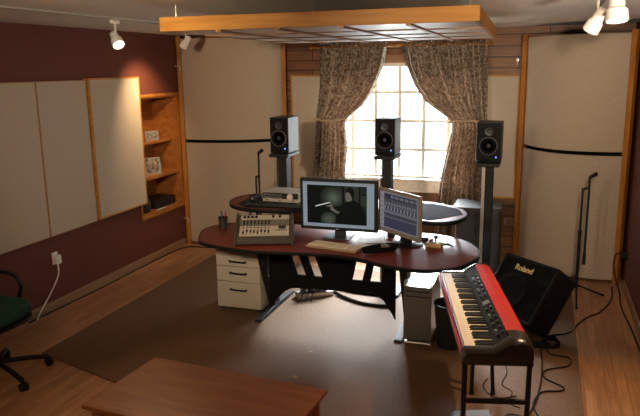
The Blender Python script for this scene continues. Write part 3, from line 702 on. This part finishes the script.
# computer keyboard
P4 = [onz(*q, .745) for q in ((311, 239.6), (307, 245.7), (359, 253), (365.7, 245.7))]
c_ = sum(P4, Vector())/4; e = (P4[2]-P4[1]); an = math.atan2(e.y, e.x)
t = thing('computer_keyboard', 'cream computer keyboard in front of the large monitor', 'keyboard', (c_.x, c_.y, .73), an)
kw, kd = e.length*.97, .165
MB().bb((-kw/2, -kd/2, 0), (kw/2, kd/2, .016)).build('case', mat('tan_plastic', (.34, .25, .16), .4), t, bevel=.004)
kc = mat('cream_keycaps', (.78, .68, .50), .5)
for (xa, xb) in ((-kw/2+.01, kw*.17), (kw*.19, kw*.31), (kw*.33, kw/2-.01)):
    nk = max(2, round((xb-xa)/.0215)); 
    m = MB()
    for r_ in range(5):
        for k in range(nk):
            x = xa+(xb-xa)*(k+.5)/nk; y = -kd/2+.02+(kd-.03)*(r_+.4)/5; m.box((x, y, .019), ((xb-xa)/nk*.86, .024, .006))
    m.build('keys', kc, t)
# white sheets standing in for window glare on the desk, plus papers
for q, lab, rz, s in (((-1.30, 5.10), 'white sheet for window glare and papers between the two monitors, nearest the large one', .15, (.21, .297)), ((-1.22, 4.90), 'white sheet for window glare and papers under the black cable bundle on the desk', -.35, (.21, .25))):
    o = MB().box((0, 0, 0), (s[0], s[1], .001)).build('glare_paper', paper); o.location = (q[0], q[1], .7308 if rz > 0 else .7322); o.rotation_euler = (0, 0, rz); tag(o, lab, 'paper')
# black cable bundle
t = thing('cable_bundle', 'coiled black cable bundle on the desk in front of small monitor', 'cable', (-1.13, 4.69, .733), R(42))
for k in range(4):
    pts = []
    for i in range(13):
        a = 2*math.pi*i/12; pts.append(((.135+.006*k)*math.cos(a)*1, (.038+.006*k)*math.sin(a)*(1+.3*math.cos(a)), .008+.010*k))
    MB().tube(pts, .0075).build('cable_loop', rubber, t, smooth=True)
MB().bb((.03, -.045, .008), (.055, .045, .054)).build('strap', silverp, t, bevel=.003)
MB().tube([(.12, .03, .02), (.16, .09, .02), (.12, .18, .006), (.0, .24, .004)], .003).build('thin_lead', grey, t, smooth=True)
# wooden block with leads
t = thing('card_reader_block', 'small tan wooden block with black knobs right of the small monitor', 'block', (-.765, 4.955, .73), R(-10)); t.scale = (1.25, 1.25, 1.3)
MB().bb((-.05, -.032, 0), (.05, .032, .024)).build('block', tan, t, bevel=.004)
MB().cyl((.01, 0, .024), (.01, 0, .05), .005, n=10).lathe([(.004, .048), (.013, .052), (.014, .066), (.005, .072)], (.01, 0, 0), 14).build('knob', black, t, smooth=True)
MB().bb((-.03, -.012, .024), (-.012, .012, .045)).build('clip', chrome, t)
MB().tube([(.05, 0, .014), (.08, .01, .02), (.09, .03, .012), (.11, .02, .006)], .006).build('lead', black, t, smooth=True)
t = thing('card_reader', 'small black box beside the foot of the small monitor', 'gadget', (-.865, 5.10, .73))
MB().bb((-.03, -.02, 0), (.03, .02, .03)).build('case', black, t, bevel=.004); MB().bb((-.02, -.0215, .012), (.02, -.02, .018)).build('slot', grey, t)

# ------------------------------------------------------------------ gear on the rear shelf
t = thing('rack_tray', 'flat black rack unit lying under the silver preamp', 'audio gear', (-2.13, 5.17, .954), R(-1))
MB().bb((-.27, -.16, .004), (.24, .16, .03)).build('case', black, t, bevel=.004); MB().bb((-.26, -.163, .008), (.23, -.16, .026)).build('front_strip', charcoal, t)
MB().bb((-.22, -.12, 0), (.2, .12, .004)).build('feet', blackm, t)
t = thing('preamp', 'silver audio preamp with black knob panel and large dial on the desk shelf', 'audio gear', (-2.095, 5.21, .984), R(-1))
MB().bb((-.165, -.13, .003), (.165, .12, .085)).build('case', mat('preamp_cream_metal', (.46, .43, .37), .4, metal=.3), t, bevel=.004)
MB().prism([(-.135, .034), (-.131, .034), (-.131+.0, .082), (-.135, .082)], -.155, .165, ax=0).build('knob_panel', black, t)
for i in range(8):
    for z in (.046, .066): MB().cyl((-.135+.021*i, -.135, z), (-.135+.021*i, -.148, z), .007, .006, n=10).build('knob', alu, t)
MB().cyl((.095, -.135, .055), (.095, -.155, .055), .026, .023, n=20).build('large_dial', mat('cream_dial', (.6, .55, .45), .4), t)
for x in (-.12, .0, .12): MB().cyl((x, -.13, .018), (x, -.138, .018), .006, n=10).build('button', black, t)
MB().bb((-.15, -.11, 0), (.15, .1, .003)).build('feet', blackm, t)
t = thing('headphone_amp', 'small black box left of the silver preamp', 'audio gear', (-2.34, 5.10, .984), 0)
MB().bb((-.035, -.04, 0), (.035, .05, .05)).build('case', black, t, bevel=.008)
MB().cyl((0, -.041, .028), (0, -.052, .028), .012, n=12).build('knob', grey, t)

# ------------------------------------------------------------------ synth keyboard
a = Vector((-.31, 2.94)); fa = Vector((-.595, 4.12)); dr = (fa-a); L = dr.length; an = math.atan2(dr.y, dr.x)-math.pi/2
ZK = .80
t = thing('stage_piano', 'red stage piano with black knob panel and ivory keys on a black stand', 'piano', (a.x, a.y, ZK-.088), an)
t.scale = (.945, 1, 1)
# local: y along length (0 near .. L far), x across (0 player side .. .34)
Wd = .335
def cs(poly, y0, y1, nm, mt, bevel=0, smooth=False): return MB().prism([(x, z) for x, z in poly], y0, y1, ax=1).build(nm, mt, t, bevel=bevel, smooth=smooth)
cs([(.0, .045), (.02, .035), (.315, .035), (Wd, .045), (Wd, .04), (.165, .04), (.165, .072), (0.0, .072)], .02, L-.03, 'body', black, .004)
cs([(-.006, .035), (.0, .035), (.0, .078), (-.006, .078)], .02, L-.02, 'front_strip', red, .001)
cs([(.002, .072), (.014, .072), (.014, .088), (.002, .084)], .03, L-.03, 'key_slip', mat('dark_red_wood', (.16, .015, .012), .35), .002)
cs([(.165, .04), (.228, .04), (.228, .138), (.172, .104), (.165, .098)], .026, L-.03, 'control_panel', mat('dark_panel', (.014, .015, .018), .7, spec=.2), .002)
arc = [(.243, .04), (.243, .143)]+[(.243+.092*math.sin(q), .04+.103*(.25+.75*math.cos(q*.98))) for q in [R(v) for v in (0, 15, 30, 45, 60, 75, 90)]][1:]+[(Wd, .04)]
arc = [(.229, .04), (.229, .143), (.27, .146), (.305, .142), (.325, .132), (.338, .11), (.345, .075), (.345, .042)]
cs(arc, .095, L-.02, 'top_cover', red, 0)
# rounded near end cap and far cap
def cap(y0, y1, sgn, mt=black):
    m = MB(); n = 8; prof = [(-.004, .04), (-.004, .078), (.015, .095), (.15, .096), (.175, .112), (.228, .147), (.27, .150), (.305, .146), (.328, .134), (.342, .11), (.348, .075), (.345, .045), (.315, .035), (.01, .035)]
    vs = []
    for i in range(n+1):
        q = i/n*math.pi/2; y = (y0+(y1-y0)*math.sin(q)); k = .82+.18*math.cos(q)
        if i == n: k = .80
        vs += [((x-.165)*(1-(1-k)*.35)+.165, y, z*k) for x, z in prof]
    w = len(prof); fs = [(i*w+j, i*w+(j+1) % w, (i+1)*w+(j+1) % w, (i+1)*w+j) for i in range(n) for j in range(w)]
    fs += [tuple(range(w)), tuple(range(n*w, n*w+w))]
    return m.add(vs, fs).build('end_cap', mt, t, smooth=True)
capm = mat('glossy_black', (.02, .017, .015), .25, coat=.3)
m = MB().prism([(.229, .04), (.229, .147), (.27, .150), (.305, .146), (.328, .134), (.342, .11), (.348, .075), (.348, .04)], .025, .095, ax=1).build('corner_cover', capm, t, smooth=True)
cap(.025, -.035, -1, capm); cap(L-.03, L+.02, 1, capm)
ky0, ky1 = .027, L-.035; nW = 43; pitch = (ky1-ky0)/nW
wk = MB().bb((0, 0, 0), (.148, pitch*.93, .014)).build('white_key', ivory, t, bevel=.0015, seg=1); wk.location = (.016, ky0, .0725)
bk = MB().prism([(0, 0), (.094, 0), (.094, .013), (.008, .011)], 0, pitch*.5, ax=1).build('black_key', keyblk, t); bk.location = (.068, ky0, .0868)
first = True; firstb = True
# near end is the treble end (player sits at the left): notes counted from near end downwards E..E
names = 'EDCBAGF'
for i in range(nW):
    y = ky0+pitch*i
    if first: first = False
    else:
        c = wk.copy(); COL.objects.link(c); c.parent = t; c.location = (.016, y, .0725)
    nm = names[i % 7]
    if nm in 'EDBAG' and i < nW-1:
        yy = y+pitch*.73
        if firstb: firstb = False; bk.location.y = yy
        else: c = bk.copy(); COL.objects.link(c); c.parent = t; c.location = (.068, yy, .0868)
# knobs on sloping panel
slp = math.atan2(.036, .07)
for i in range(14):
    y = .09+.068*i
    for k, s in enumerate((.3, .72)):
        if (i == 7 or i == 6): continue
        x = .172+.056*s; z = .104+.034*s
        if k == 0 and i % 3 == 1: MB().box((x, y, z+.004), (.014, .02, .006)).build('button', alu, t)
        else: MB().cyl((x, y, z), (x-.006, y, z+.016), .008, .007, n=12).build('knob', charcoal, t)
MB().box((.199, .53, .124), (.04, .05, .008), Matrix.Rotation(-slp, 3, 'Y')).build('display', grey, t)
for y in (.28, .62, .95): MB().cyl((.343, y, .095), (.356, y, .10), .008, n=10).build('screw_knob', black, t)
# stand
t = thing('keyboard_stand', 'black tubular stand under the red stage piano', 'keyboard stand', (a.x, a.y, 0), an)
MB().bb((.0, .0, .718), (.33, .03, .745)).build('top_bar', blacksteel, t, bevel=.004)
MB().bb((.18, 1.06, .718), (.33, 1.09, .745)).build('top_bar', blacksteel, t, bevel=.004)
MB().bb((.20, .03, .722), (.22, 1.06, .742)).build('side_rail', blacksteel, t); MB().bb((.29, .03, .722), (.31, 1.06, .742)).build('side_rail', blacksteel, t)
for x0, y0, x1, y1 in ((.015, .015, .015, .015), (.315, .015, .31, .015), (.30, 1.075, .345, 1.08), (.21, 1.075, .21, 1.075)):
    l = MB().cyl((x0, y0, .719), (x1, y1, .03), .0125, n=14).build('leg', blacksteel, t, smooth=True)
    MB().cyl((x1, y1, .0115), (x1, y1, .032), .016, n=14).build('rubber_foot', black, l, smooth=True)
MB().box((.165, .015, .53), (.285, .018, .022)).build('cross_bar', blacksteel, t, bevel=.003)

# pedal
t = thing('foot_pedal', 'silver and blue foot pedal on the rug below the stage piano', 'pedal', (-.32, 3.70, .011), R(10))
MB().bb((-.12, -.055, 0), (.12, .055, .02)).build('base', bluep, t, bevel=.004)
MB().prism([(-.11, .024), (.10, .045), (.10, .056), (-.11, .034)], -.045, .045, ax=1).build('tread', mat('pedal_grey', (.16, .17, .18), .5), t, bevel=.003)
MB().bb((-.02, -.03, .02), (.02, .03, .032)).build('hinge', charcoal, t)
MB().tube([(.12, .0, .012), (.18, .05, .005), (.24, .1, .005), (.34, .06, .005)], .004).build('lead', black, t, smooth=True)

# ------------------------------------------------------------------ keyboard amplifier
ax_, ay_, az_, ayaw, atilt, AW, AH, AD = -.239, 5.116, .170, -.757, .641, .567, .496, .24
t = thing('keyboard_amplifier', 'black keyboard amplifier tilted back on the floor behind the stage piano', 'amplifier', (ax_, ay_, 0), ayaw)
rot = Matrix.Rotation(-atilt, 3, 'X'); O = Vector((0, 0, az_))
def ab(a, b, nm, mt, bevel=0):
    a = Vector(a); b = Vector(b); c = rot @ ((a+b)/2) + O; return MB().box(c, [abs(v) for v in (b-a)], rot).build(nm, mt, t, bevel=bevel)
ab((-AW/2, .012, 0), (AW/2, AD, AH), 'cabinet', mat('black_tolex', (.010, .009, .009), .75, spec=.2, bump=.5, bscale=300), .008)
for nm, a_, b_ in (('l', (-AW/2, -.006, 0), (-AW/2+.022, .011, AH)), ('r', (AW/2-.022, -.006, 0), (AW/2, .011, AH)), ('b', (-AW/2+.022, -.006, 0), (AW/2-.022, .011, .022)), ('t', (-AW/2+.022, -.006, AH-.022), (AW/2-.022, .011, AH))):
    ab(a_, b_, 'front_edge', black, .003)
ab((-AW/2+.023, .002, .023), (AW/2-.023, .011, AH-.023), 'grille', blackfab)
rx = rot @ Matrix.Rotation(R(90), 3, 'X')
MB().lathe([(.15, 0), (.155, .004), (.145, .006), (.135, .002)], rot @ Vector((-.06, .001, .2))+O, 32, rx, False).build('woofer_ring', mat('faint_grille_ring', (.011, .011, .011), .8, spec=.15), t, smooth=True)
for x, z in ((.2, .36), (.2, .07)): MB().lathe([(.035, 0), (.038, .003), (.03, .005), (.02, .001)], rot @ Vector((x, .001, z))+O, 20, rx, False).build('tweeter', mat('faint_grille_ring', (.011, .011, .011), .8, spec=.15), t, smooth=True)
cu = bpy.data.curves.new('logo', 'FONT'); cu.body = 'Roland'; cu.size = .067; cu.extrude = .002; cu.offset = .0012; cu.align_x = 'CENTER'; cu.align_y = 'CENTER'
tmp = bpy.data.objects.new('logo_tmp', cu); COL.objects.link(tmp)
me = bpy.data.meshes.new_from_object(tmp.evaluated_get(bpy.context.evaluated_depsgraph_get())); bpy.data.objects.remove(tmp)
lg = bpy.data.objects.new('brand_lettering', me); COL.objects.link(lg); lg.parent = t; me.materials.clear(); me.materials.append(mat('gold_lettering', (.80, .62, .28), .5))
lg.matrix_local = Matrix.Translation(rot @ Vector((-.03, -.004, .405))+O) @ rx.to_4x4(); lg['label'] = 'gold lettering on black grille'
for x in (-1, 1):
    cpt = rot @ Vector((x*(AW/2-.06), .03, 0))+O
    MB().bb((x*(AW/2-.06)-.012, cpt.y-.03, .011), (x*(AW/2-.06)+.012, cpt.y-.005, cpt.z+.004)).build('tilt_leg', blacksteel, t)
ab((AW/2, .07, .30), (AW/2+.006, .17, .34), 'side_handle', black, .002)

# ------------------------------------------------------------------ mic stands
def tripod_mic(label, x, y, h, boom, ang0):
    t = thing('microphone_stand', label, 'microphone stand', (x, y, .0115))
    MB().cyl((0, 0, .10), (0, 0, h*.62), .014).build('lower_tube', blacksteel, t, smooth=True)
    MB().cyl((0, 0, h*.60), (0, 0, h), .010).build('upper_tube', blacksteel, t, smooth=True)
    MB().cyl((0, 0, h*.58), (0, 0, h*.63), .016).build('clutch', black, t, smooth=True)
    for k in range(3):
        a_ = ang0+k*2*math.pi/3
        l = MB().tube([(.012*math.cos(a_), .012*math.sin(a_), .13), (.27*math.cos(a_), .27*math.sin(a_), .014)], .008).build('leg', blacksteel, t, smooth=True)
        MB().cyl((.26*math.cos(a_), .26*math.sin(a_), .016), (.285*math.cos(a_), .285*math.sin(a_), .011), .011).build('rubber_foot', black, l)
    MB().box((0, 0, .13), (.03, .03, .05)).build('leg_hub', black, t, bevel=.004)
    dx, z0, z1 = boom
    MB().cyl((0, 0, h-.01), (dx, -.0, h+.01), .012).build('boom_clamp', black, t, smooth=True)
    MB().cyl((dx, 0, z0), (dx, 0, z1), .010).build('boom_arm', blacksteel, t, smooth=True)
    MB().cyl((dx, 0, z0-.03), (dx, 0, z0+.08), .014).build('counterweight', black, t, smooth=True)
    MB().cyl((dx, 0, z1), (dx+.035, -.01, z1+.025), .016).lathe([(.006, -.02), (.016, -.01), (.018, .01), (.006, .02)], (dx+.045, -.012, z1+.03), 14).build('mic_clip', black, t, smooth=True)
tripod_mic('black microphone stand with folded boom before the right corner absorber', .345, 6.12, 1.02, (.05, .36, 1.12), R(-90))
tripod_mic('thin black microphone stand behind the left end of the desk shelf', -2.80, 6.15, 1.0, (.035, .5, 1.24), R(20))

# ------------------------------------------------------------------ coffee table
t = thing('coffee_table', 'low orange brown wooden coffee table in the foreground', 'table', (-1.575, 2.75, 0), math.atan2(-.085, 1.12))
tw, td = 1.10, .61
MB().bb((-tw/2, -td/2, .428), (tw/2, td/2, .45)).build('tabletop', table_m, t, bevel=.007, seg=3)
MB().bb((-tw/2+.02, -td/2+.02, .412), (tw/2-.02, td/2-.02, .4275)).build('edge_moulding', table_m, t, bevel=.004)
for a_, b_ in (((-tw/2+.07, td/2-.07, .34), (tw/2-.07, td/2-.05, .4115)), ((-tw/2+.07, -td/2+.05, .34), (tw/2-.07, -td/2+.07, .4115)), ((-tw/2+.05, -td/2+.07, .34), (-tw/2+.07, td/2-.07, .4115)), ((tw/2-.07, -td/2+.07, .34), (tw/2-.05, td/2-.07, .4115))):
    MB().bb(a_, b_).build('apron', table_m, t)
for x in (-1, 1):
    for y in (-1, 1): MB().lathe([(.016, 0), (.022, .05), (.026, .2), (.022, .27), (.03, .29), (.03, .40), (.03, .4115)], (x*(tw/2-.055), y*(td/2-.055), .011 if True else 0), 16).build('leg', table_m, t, smooth=True)
for ch in t.children:
    if ch.name.startswith('leg'): ch.scale = (1, 1, .98)

# ------------------------------------------------------------------ office chair
t = thing('office_chair', 'green upholstered office chair with black arms at the left edge', 'chair', (-3.54, 3.32, 0))
for k in range(5):
    a_ = R(49-72*k+4); c_, s_ = math.cos(a_), math.sin(a_)
    l = MB().tube([(.03*c_, .03*s_, .115), (.18*c_, .18*s_, .10), (.32*c_, .32*s_, .075)], .018).build('base_leg', black, t, smooth=True)
    MB().cyl((.335*c_-.022*s_, .335*s_+.022*c_, .030), (.335*c_+.022*s_, .335*s_-.022*c_, .030), .029, n=18).cyl((.335*c_, .335*s_, .04), (.325*c_, .325*s_, .08), .012).build('caster', black, l, smooth=True)
MB().cyl((0, 0, .085), (0, 0, .16), .04).build('hub', black, t, smooth=True)
MB().cyl((0, 0, .16), (0, 0, .40), .022).build('gas_column', charcoal, t, smooth=True)
sq = []
for i in range(28):
    q = 2*math.pi*i/28; c_, s_ = math.cos(q), math.sin(q); r_ = .26/(abs(c_)**3.2+abs(s_)**3.2)**(1/3.2); sq.append((r_*c_-.05, r_*s_))
MB().prism(sq, .40, .425).build('seat_pan', black, t, bevel=.008)
MB().prism([(x*.99, y*.99) for x, y in sq], .426, .52).build('seat', green, t, bevel=.04, seg=4)
MB().prism([(-.2+y_*.0, 0) for y_ in (0,)]*0 or [(-.30, .58), (-.24, .58), (-.25, .98), (-.31, .99)], -.2, .2, ax=1).build('backrest', green, t, bevel=.025, seg=3)
MB().tube([(-.05, 0, .405), (-.33, 0, .42), (-.36, 0, .55), (-.33, 0, .75)], .016).build('back_support', black, t, smooth=True)
for s in (-1, 1):
    MB().tube([(-.06, s*.2, .41), (-.05, s*.28, .44), (-.0, s*.29, .58), (-.06, s*.29, .665), (-.24, s*.29, .67), (-.3, s*.285, .62)], .016).build('armrest', black, t, smooth=True)

# ------------------------------------------------------------------ outlets, cords, small things
t = thing('power_outlet', 'white power outlet with plugged adapter low on the left maroon wall', 'outlet', (XL, 4.62, .46))
MB().bb((.0005, -.035, -.055), (.006, .035, .055)).build('cover_plate', white_p, t, bevel=.002)
MB().bb((.006, -.025, -.05), (.05, .03, .03)).build('adapter', white_p, t, bevel=.004)
MB().tube([(.03, -.0, -.05), (.035, -.02, -.16), (.03, -.14, -.3), (.035, -.28, -.41), (.05, -.34, -.455)], .006).build('cord', white_p, t, smooth=True)
o = MB().tube([(-4.075, 4.2, .006), (-4.07, 4.6, .006), (-4.06, 5.2, .006), (-4.07, 5.9, .006), (-4.065, 6.5, .006), (-4.0, 6.75, .006), (-3.75, 6.80, .006), (-3.4, 6.9, .006)], .006).build('floor_cable', rubber, smooth=True)
tag(o, 'black cable running along the baseboard of the left wall', 'cable')
t = thing('power_outlet', 'outlet with black plug and glinting plate low on the right wall', 'outlet', (XR, 6.52, .36))
MB().bb((-.006, -.035, -.055), (-.0005, .035, .055)).build('cover_plate', brass, t, bevel=.002)
MB().bb((-.06, -.03, -.04), (-.006, .025, .02)).build('plug', black, t, bevel=.004)
MB().tube([(-.045, 0, -.01), (-.10, -.02, .0), (-.12, -.03, -.1), (-.09, -.05, -.25), (-.06, -.12, -.348), (-.08, -.5, -.353), (-.05, -1.1, -.353), (-.04, -1.6, -.353)], .006).build('cord', rubber, t, smooth=True)
t = thing('hooked_cord', 'black cord crossing the laminate floor to the amplifier', 'cable', (.6, 6.4, 0))
G = lambda q, z=.006: Vector((*onz(q[0], q[1], z).xy, z))-Vector((.6, 6.4, 0))
gz = .017
MB().tube([G((612, 287)), G((611, 300)), G((600, 312)), G((588, 317)), G((577, 325)), G((574, 330)), G((565, 334), gz), G((552, 335), gz)], .006).build('cord', rubber, t, smooth=True)
def rugcable(label, pts, r=.005, name='floor_cable'):
    P = [onz(*q, .011+r) for q in pts]; c = P[0].copy(); c.z = 0
    o = MB().tube([p-c for p in P], r).build(name, rubber, smooth=True); o.location = c; tag(o, label, 'cable')
rugcable('black cable looping on the rug beside the amplifier', [(547, 345), (550, 354), (569, 358), (568, 366), (546, 370), (545, 378), (563, 387), (560, 391), (542, 392), (533, 404), (538, 416)])
rugcable('black cable running straight across the rug toward the stage piano legs', [(541, 349), (542, 362), (541, 380), (536, 400), (528, 416)])
rugcable('thin black cable curling on the rug between the stage piano legs', [(503, 360), (507, 372), (502, 384), (512, 392), (508, 402), (520, 408)], .003)
rugcable('thin black cable curling beside the long leg of the stand', [(488, 378), (483, 386), (492, 396), (503, 398), (516, 396)], .003)
t = thing('pedal_board_box', 'dark cable tangle and connector at the foot of the amplifier', 'cable', (.10, 5.02, .011))
for k in range(4):
    MB().tube([(-.06+.03*k, -.08, .01), (-.02, -.02-.02*k, .03+.012*k), (.05, .03, .02+.01*k), (.09, -.02*k, .012), (.02, -.11, .01)], .008).build('cable_loop', rubber, t, smooth=True)
MB().bb((-.1, -.12, 0), (.0, -.06, .03)).build('connector', blacksteel, t, bevel=.004)

t = thing('power_strip', 'silver power strip crowded with black plugs on the floor under the desk', 'power strip', (-1.96, 5.52, .011), R(38))
MB().bb((-.17, -.06, 0), (.17, .06, .05)).build('case', alu, t, bevel=.006)
for i in range(4): MB().bb((-.13+.07*i, -.035, .05), (-.085+.07*i, .035, .115)).build('plug', black if i % 2 else grey, t, bevel=.004)
for i in range(3): MB().tube([(-.1+.07*i, .0, .115), (-.12+.07*i, -.05, .13), (-.16+.05*i, -.12, .05), (-.2+.06*i, -.11-.03*i, .006)], .005).build('lead', black, t, smooth=True)
rugcable('thick black cable snaking under the desk, nearer to the room', [(331, 289), (342, 296), (358, 302), (374, 305), (390, 306)], .014, 'thick_cable')
rugcable('thick black cable under the desk, nearer to the window', [(334, 287), (350, 291), (370, 294), (390, 296)], .013, 'thick_cable')
for q, lab, s in (((312, 352), 'small pale scrap lying on the rug nearer the desk', .6), ((293.5, 377), 'small pale leaf scrap lying on the rug nearer the coffee table', .9)):
    p = onz(*q, .012); m = MB()
    for k in range(4):
        x, y = random.uniform(-.035, .035), random.uniform(-.02, .02); m.box((x, y, .002), (.022, .012, .003), Matrix.Rotation(k*1.1, 3, 'Z'))
    o = m.build('leaf_scrap', leaf); o.location = (p.x, p.y, .0112); o.scale = (s, s, 1); tag(o, lab, 'scrap')
def hook(label, x, y, z, dx, dy):
    t = thing('wall_hook', label, 'hook', (x, y, z))
    MB().cyl((0, 0, 0), (dx*.012, dy*.012, 0), .014, n=12).build('rosette', alu, t)
    MB().tube([(dx*.01, dy*.01, 0), (dx*.05, dy*.05, .0), (dx*.06, dy*.06, -.03), (dx*.05, dy*.05, -.05)], .005).build('arm', alu, t, smooth=True)
hook('small metal hook high beside the left corner post', XL, 6.88, 2.14, 1, 0)
hook('small metal hook low beside the left corner post', XL, 6.88, .33, 1, 0)
hook('small metal hook high on the planks right of the window', -.31, YB, 2.15, 0, -1)
hook('small metal hook low on the planks beside the right corner absorber', -.36, YB, .42, 0, -1)

# ------------------------------------------------------------------ light
W = bpy.data.worlds.new('world'); bpy.context.scene.world = W; W.use_nodes = True
N = W.node_tree.nodes; Lk = W.node_tree.links; bg = N['Background']
tc = N.new('ShaderNodeTexCoord'); sx = N.new('ShaderNodeSeparateXYZ'); Lk.new(tc.outputs['Generated'], sx.inputs[0])
cr = N.new('ShaderNodeValToRGB'); e = cr.color_ramp.elements; e[0].position = .47; e[0].color = (.90, .97, .95, 1); e[1].position = .56; e[1].color = (.86, .94, 1, 1)
mr = N.new('ShaderNodeMapRange'); mr.inputs[1].default_value = -1; Lk.new(sx.outputs[2], mr.inputs[0]); Lk.new(mr.outputs[0], cr.inputs[0]); Lk.new(cr.outputs[0], bg.inputs[0])
bg.inputs[1].default_value = 9
def area(name, loc, size, power, col, rot, portal=False):
    ld = bpy.data.lights.new(name, 'AREA'); ld.shape = 'RECTANGLE'; ld.size, ld.size_y = size; ld.energy = power; ld.color = col
    o = bpy.data.objects.new(name, ld); COL.objects.link(o); o.location = loc; o.rotation_euler = rot
    if portal: ld.cycles.is_portal = True
    return o
area('window_portal', (-1.575, YB+.15, 1.49), (1.65, 1.28), 1, (1, 1, 1), (R(-90), 0, 0), True)
# track and lamp heads added above the frame as fill for the far wall
track('added white ceiling track above the viewpoint for the fill lamps', -1.5, -.9, 1.4)
for x, y, ax, lab in ((-1.5, .9, -3.6, 'added white track lamp above the viewpoint, fill for the left corner'), (-1.5, .4, -1.6, 'added white track lamp above the viewpoint, fill for the window wall'), (.30, 1.1, .5, 'added white track lamp above the viewpoint, fill for the right corner')):
    lamp(lab, (x, y, 2.33), (ax, 7.0, 1.5 if ax < -3 else 1.75), True, 260, 62, blend=1, col=(1, .78, .55))
sun = bpy.data.lights.new('daylight', 'SUN'); sun.energy = 95; sun.angle = R(50); sun.color = (.88, .95, 1)
so = bpy.data.objects.new('daylight', sun); COL.objects.link(so); so.rotation_euler = Vector((-.14, 1, .80)).to_track_quat('Z', 'Y').to_euler()
t = thing('fill_sconce', 'added unseen sconce on the right wall brightening the ceiling', 'lamp', (XR, 2.7, 1.80))  # unseen uplight added to brighten the right of the ceiling
MB().bb((-.02, -.05, -.08), (-.0005, .05, .08)).build('wall_plate', white_p, t, bevel=.003)
MB().lathe([(.02, -.06), (.05, .0), (.075, .07), (.07, .07), (.045, .005), (.01, -.02)], (-.10, 0, 0), 24).build('shade', white_p, t, smooth=True)
MB().lathe([(.01, -.015), (.03, .0), (.03, .03), (.01, .045)], (-.10, 0, 0), 16).build('bulb', bulb_on, t, smooth=True)
ld = bpy.data.lights.new('fill_sconce_light', 'SPOT'); ld.energy = 130; ld.color = (1, .84, .68); ld.spot_size = R(62); ld.spot_blend = 1; ld.shadow_soft_size = .04
lo = bpy.data.objects.new('fill_sconce_light', ld); COL.objects.link(lo); lo.location = (XR-.10, 2.7, 1.90); lo.rotation_euler = Vector((.5, -2.6, -.62)).to_track_quat('Z', 'Y').to_euler()
# unseen ceiling fixture added behind the viewpoint as warm room fill
t = thing('fill_ceiling_light', 'added unseen round ceiling light, warm fill from behind the viewpoint', 'ceiling light', (-1.6, .3, ZC))
MB().lathe([(.2, 0), (.21, -.02), (.19, -.06), (.12, -.08), (.01, -.085)], n=28).build('diffuser', emit('fill_diffuser', (1, .72, .45), 3), t, smooth=True)
area('fill_ceiling_lamp', (-1.6, .3, ZC-.10), (.5, .5), 30, (1, .72, .46), (0, 0, 0))

s = bpy.context.scene
s.view_settings.view_transform = 'Standard'; s.view_settings.look = 'None'; s.view_settings.exposure = 0; s.view_settings.gamma = 1
s.view_settings.use_curve_mapping = False
s.cycles.use_denoising = True; s.cycles.max_bounces = 10; s.cycles.diffuse_bounces = 6; s.cycles.sample_clamp_indirect = 8
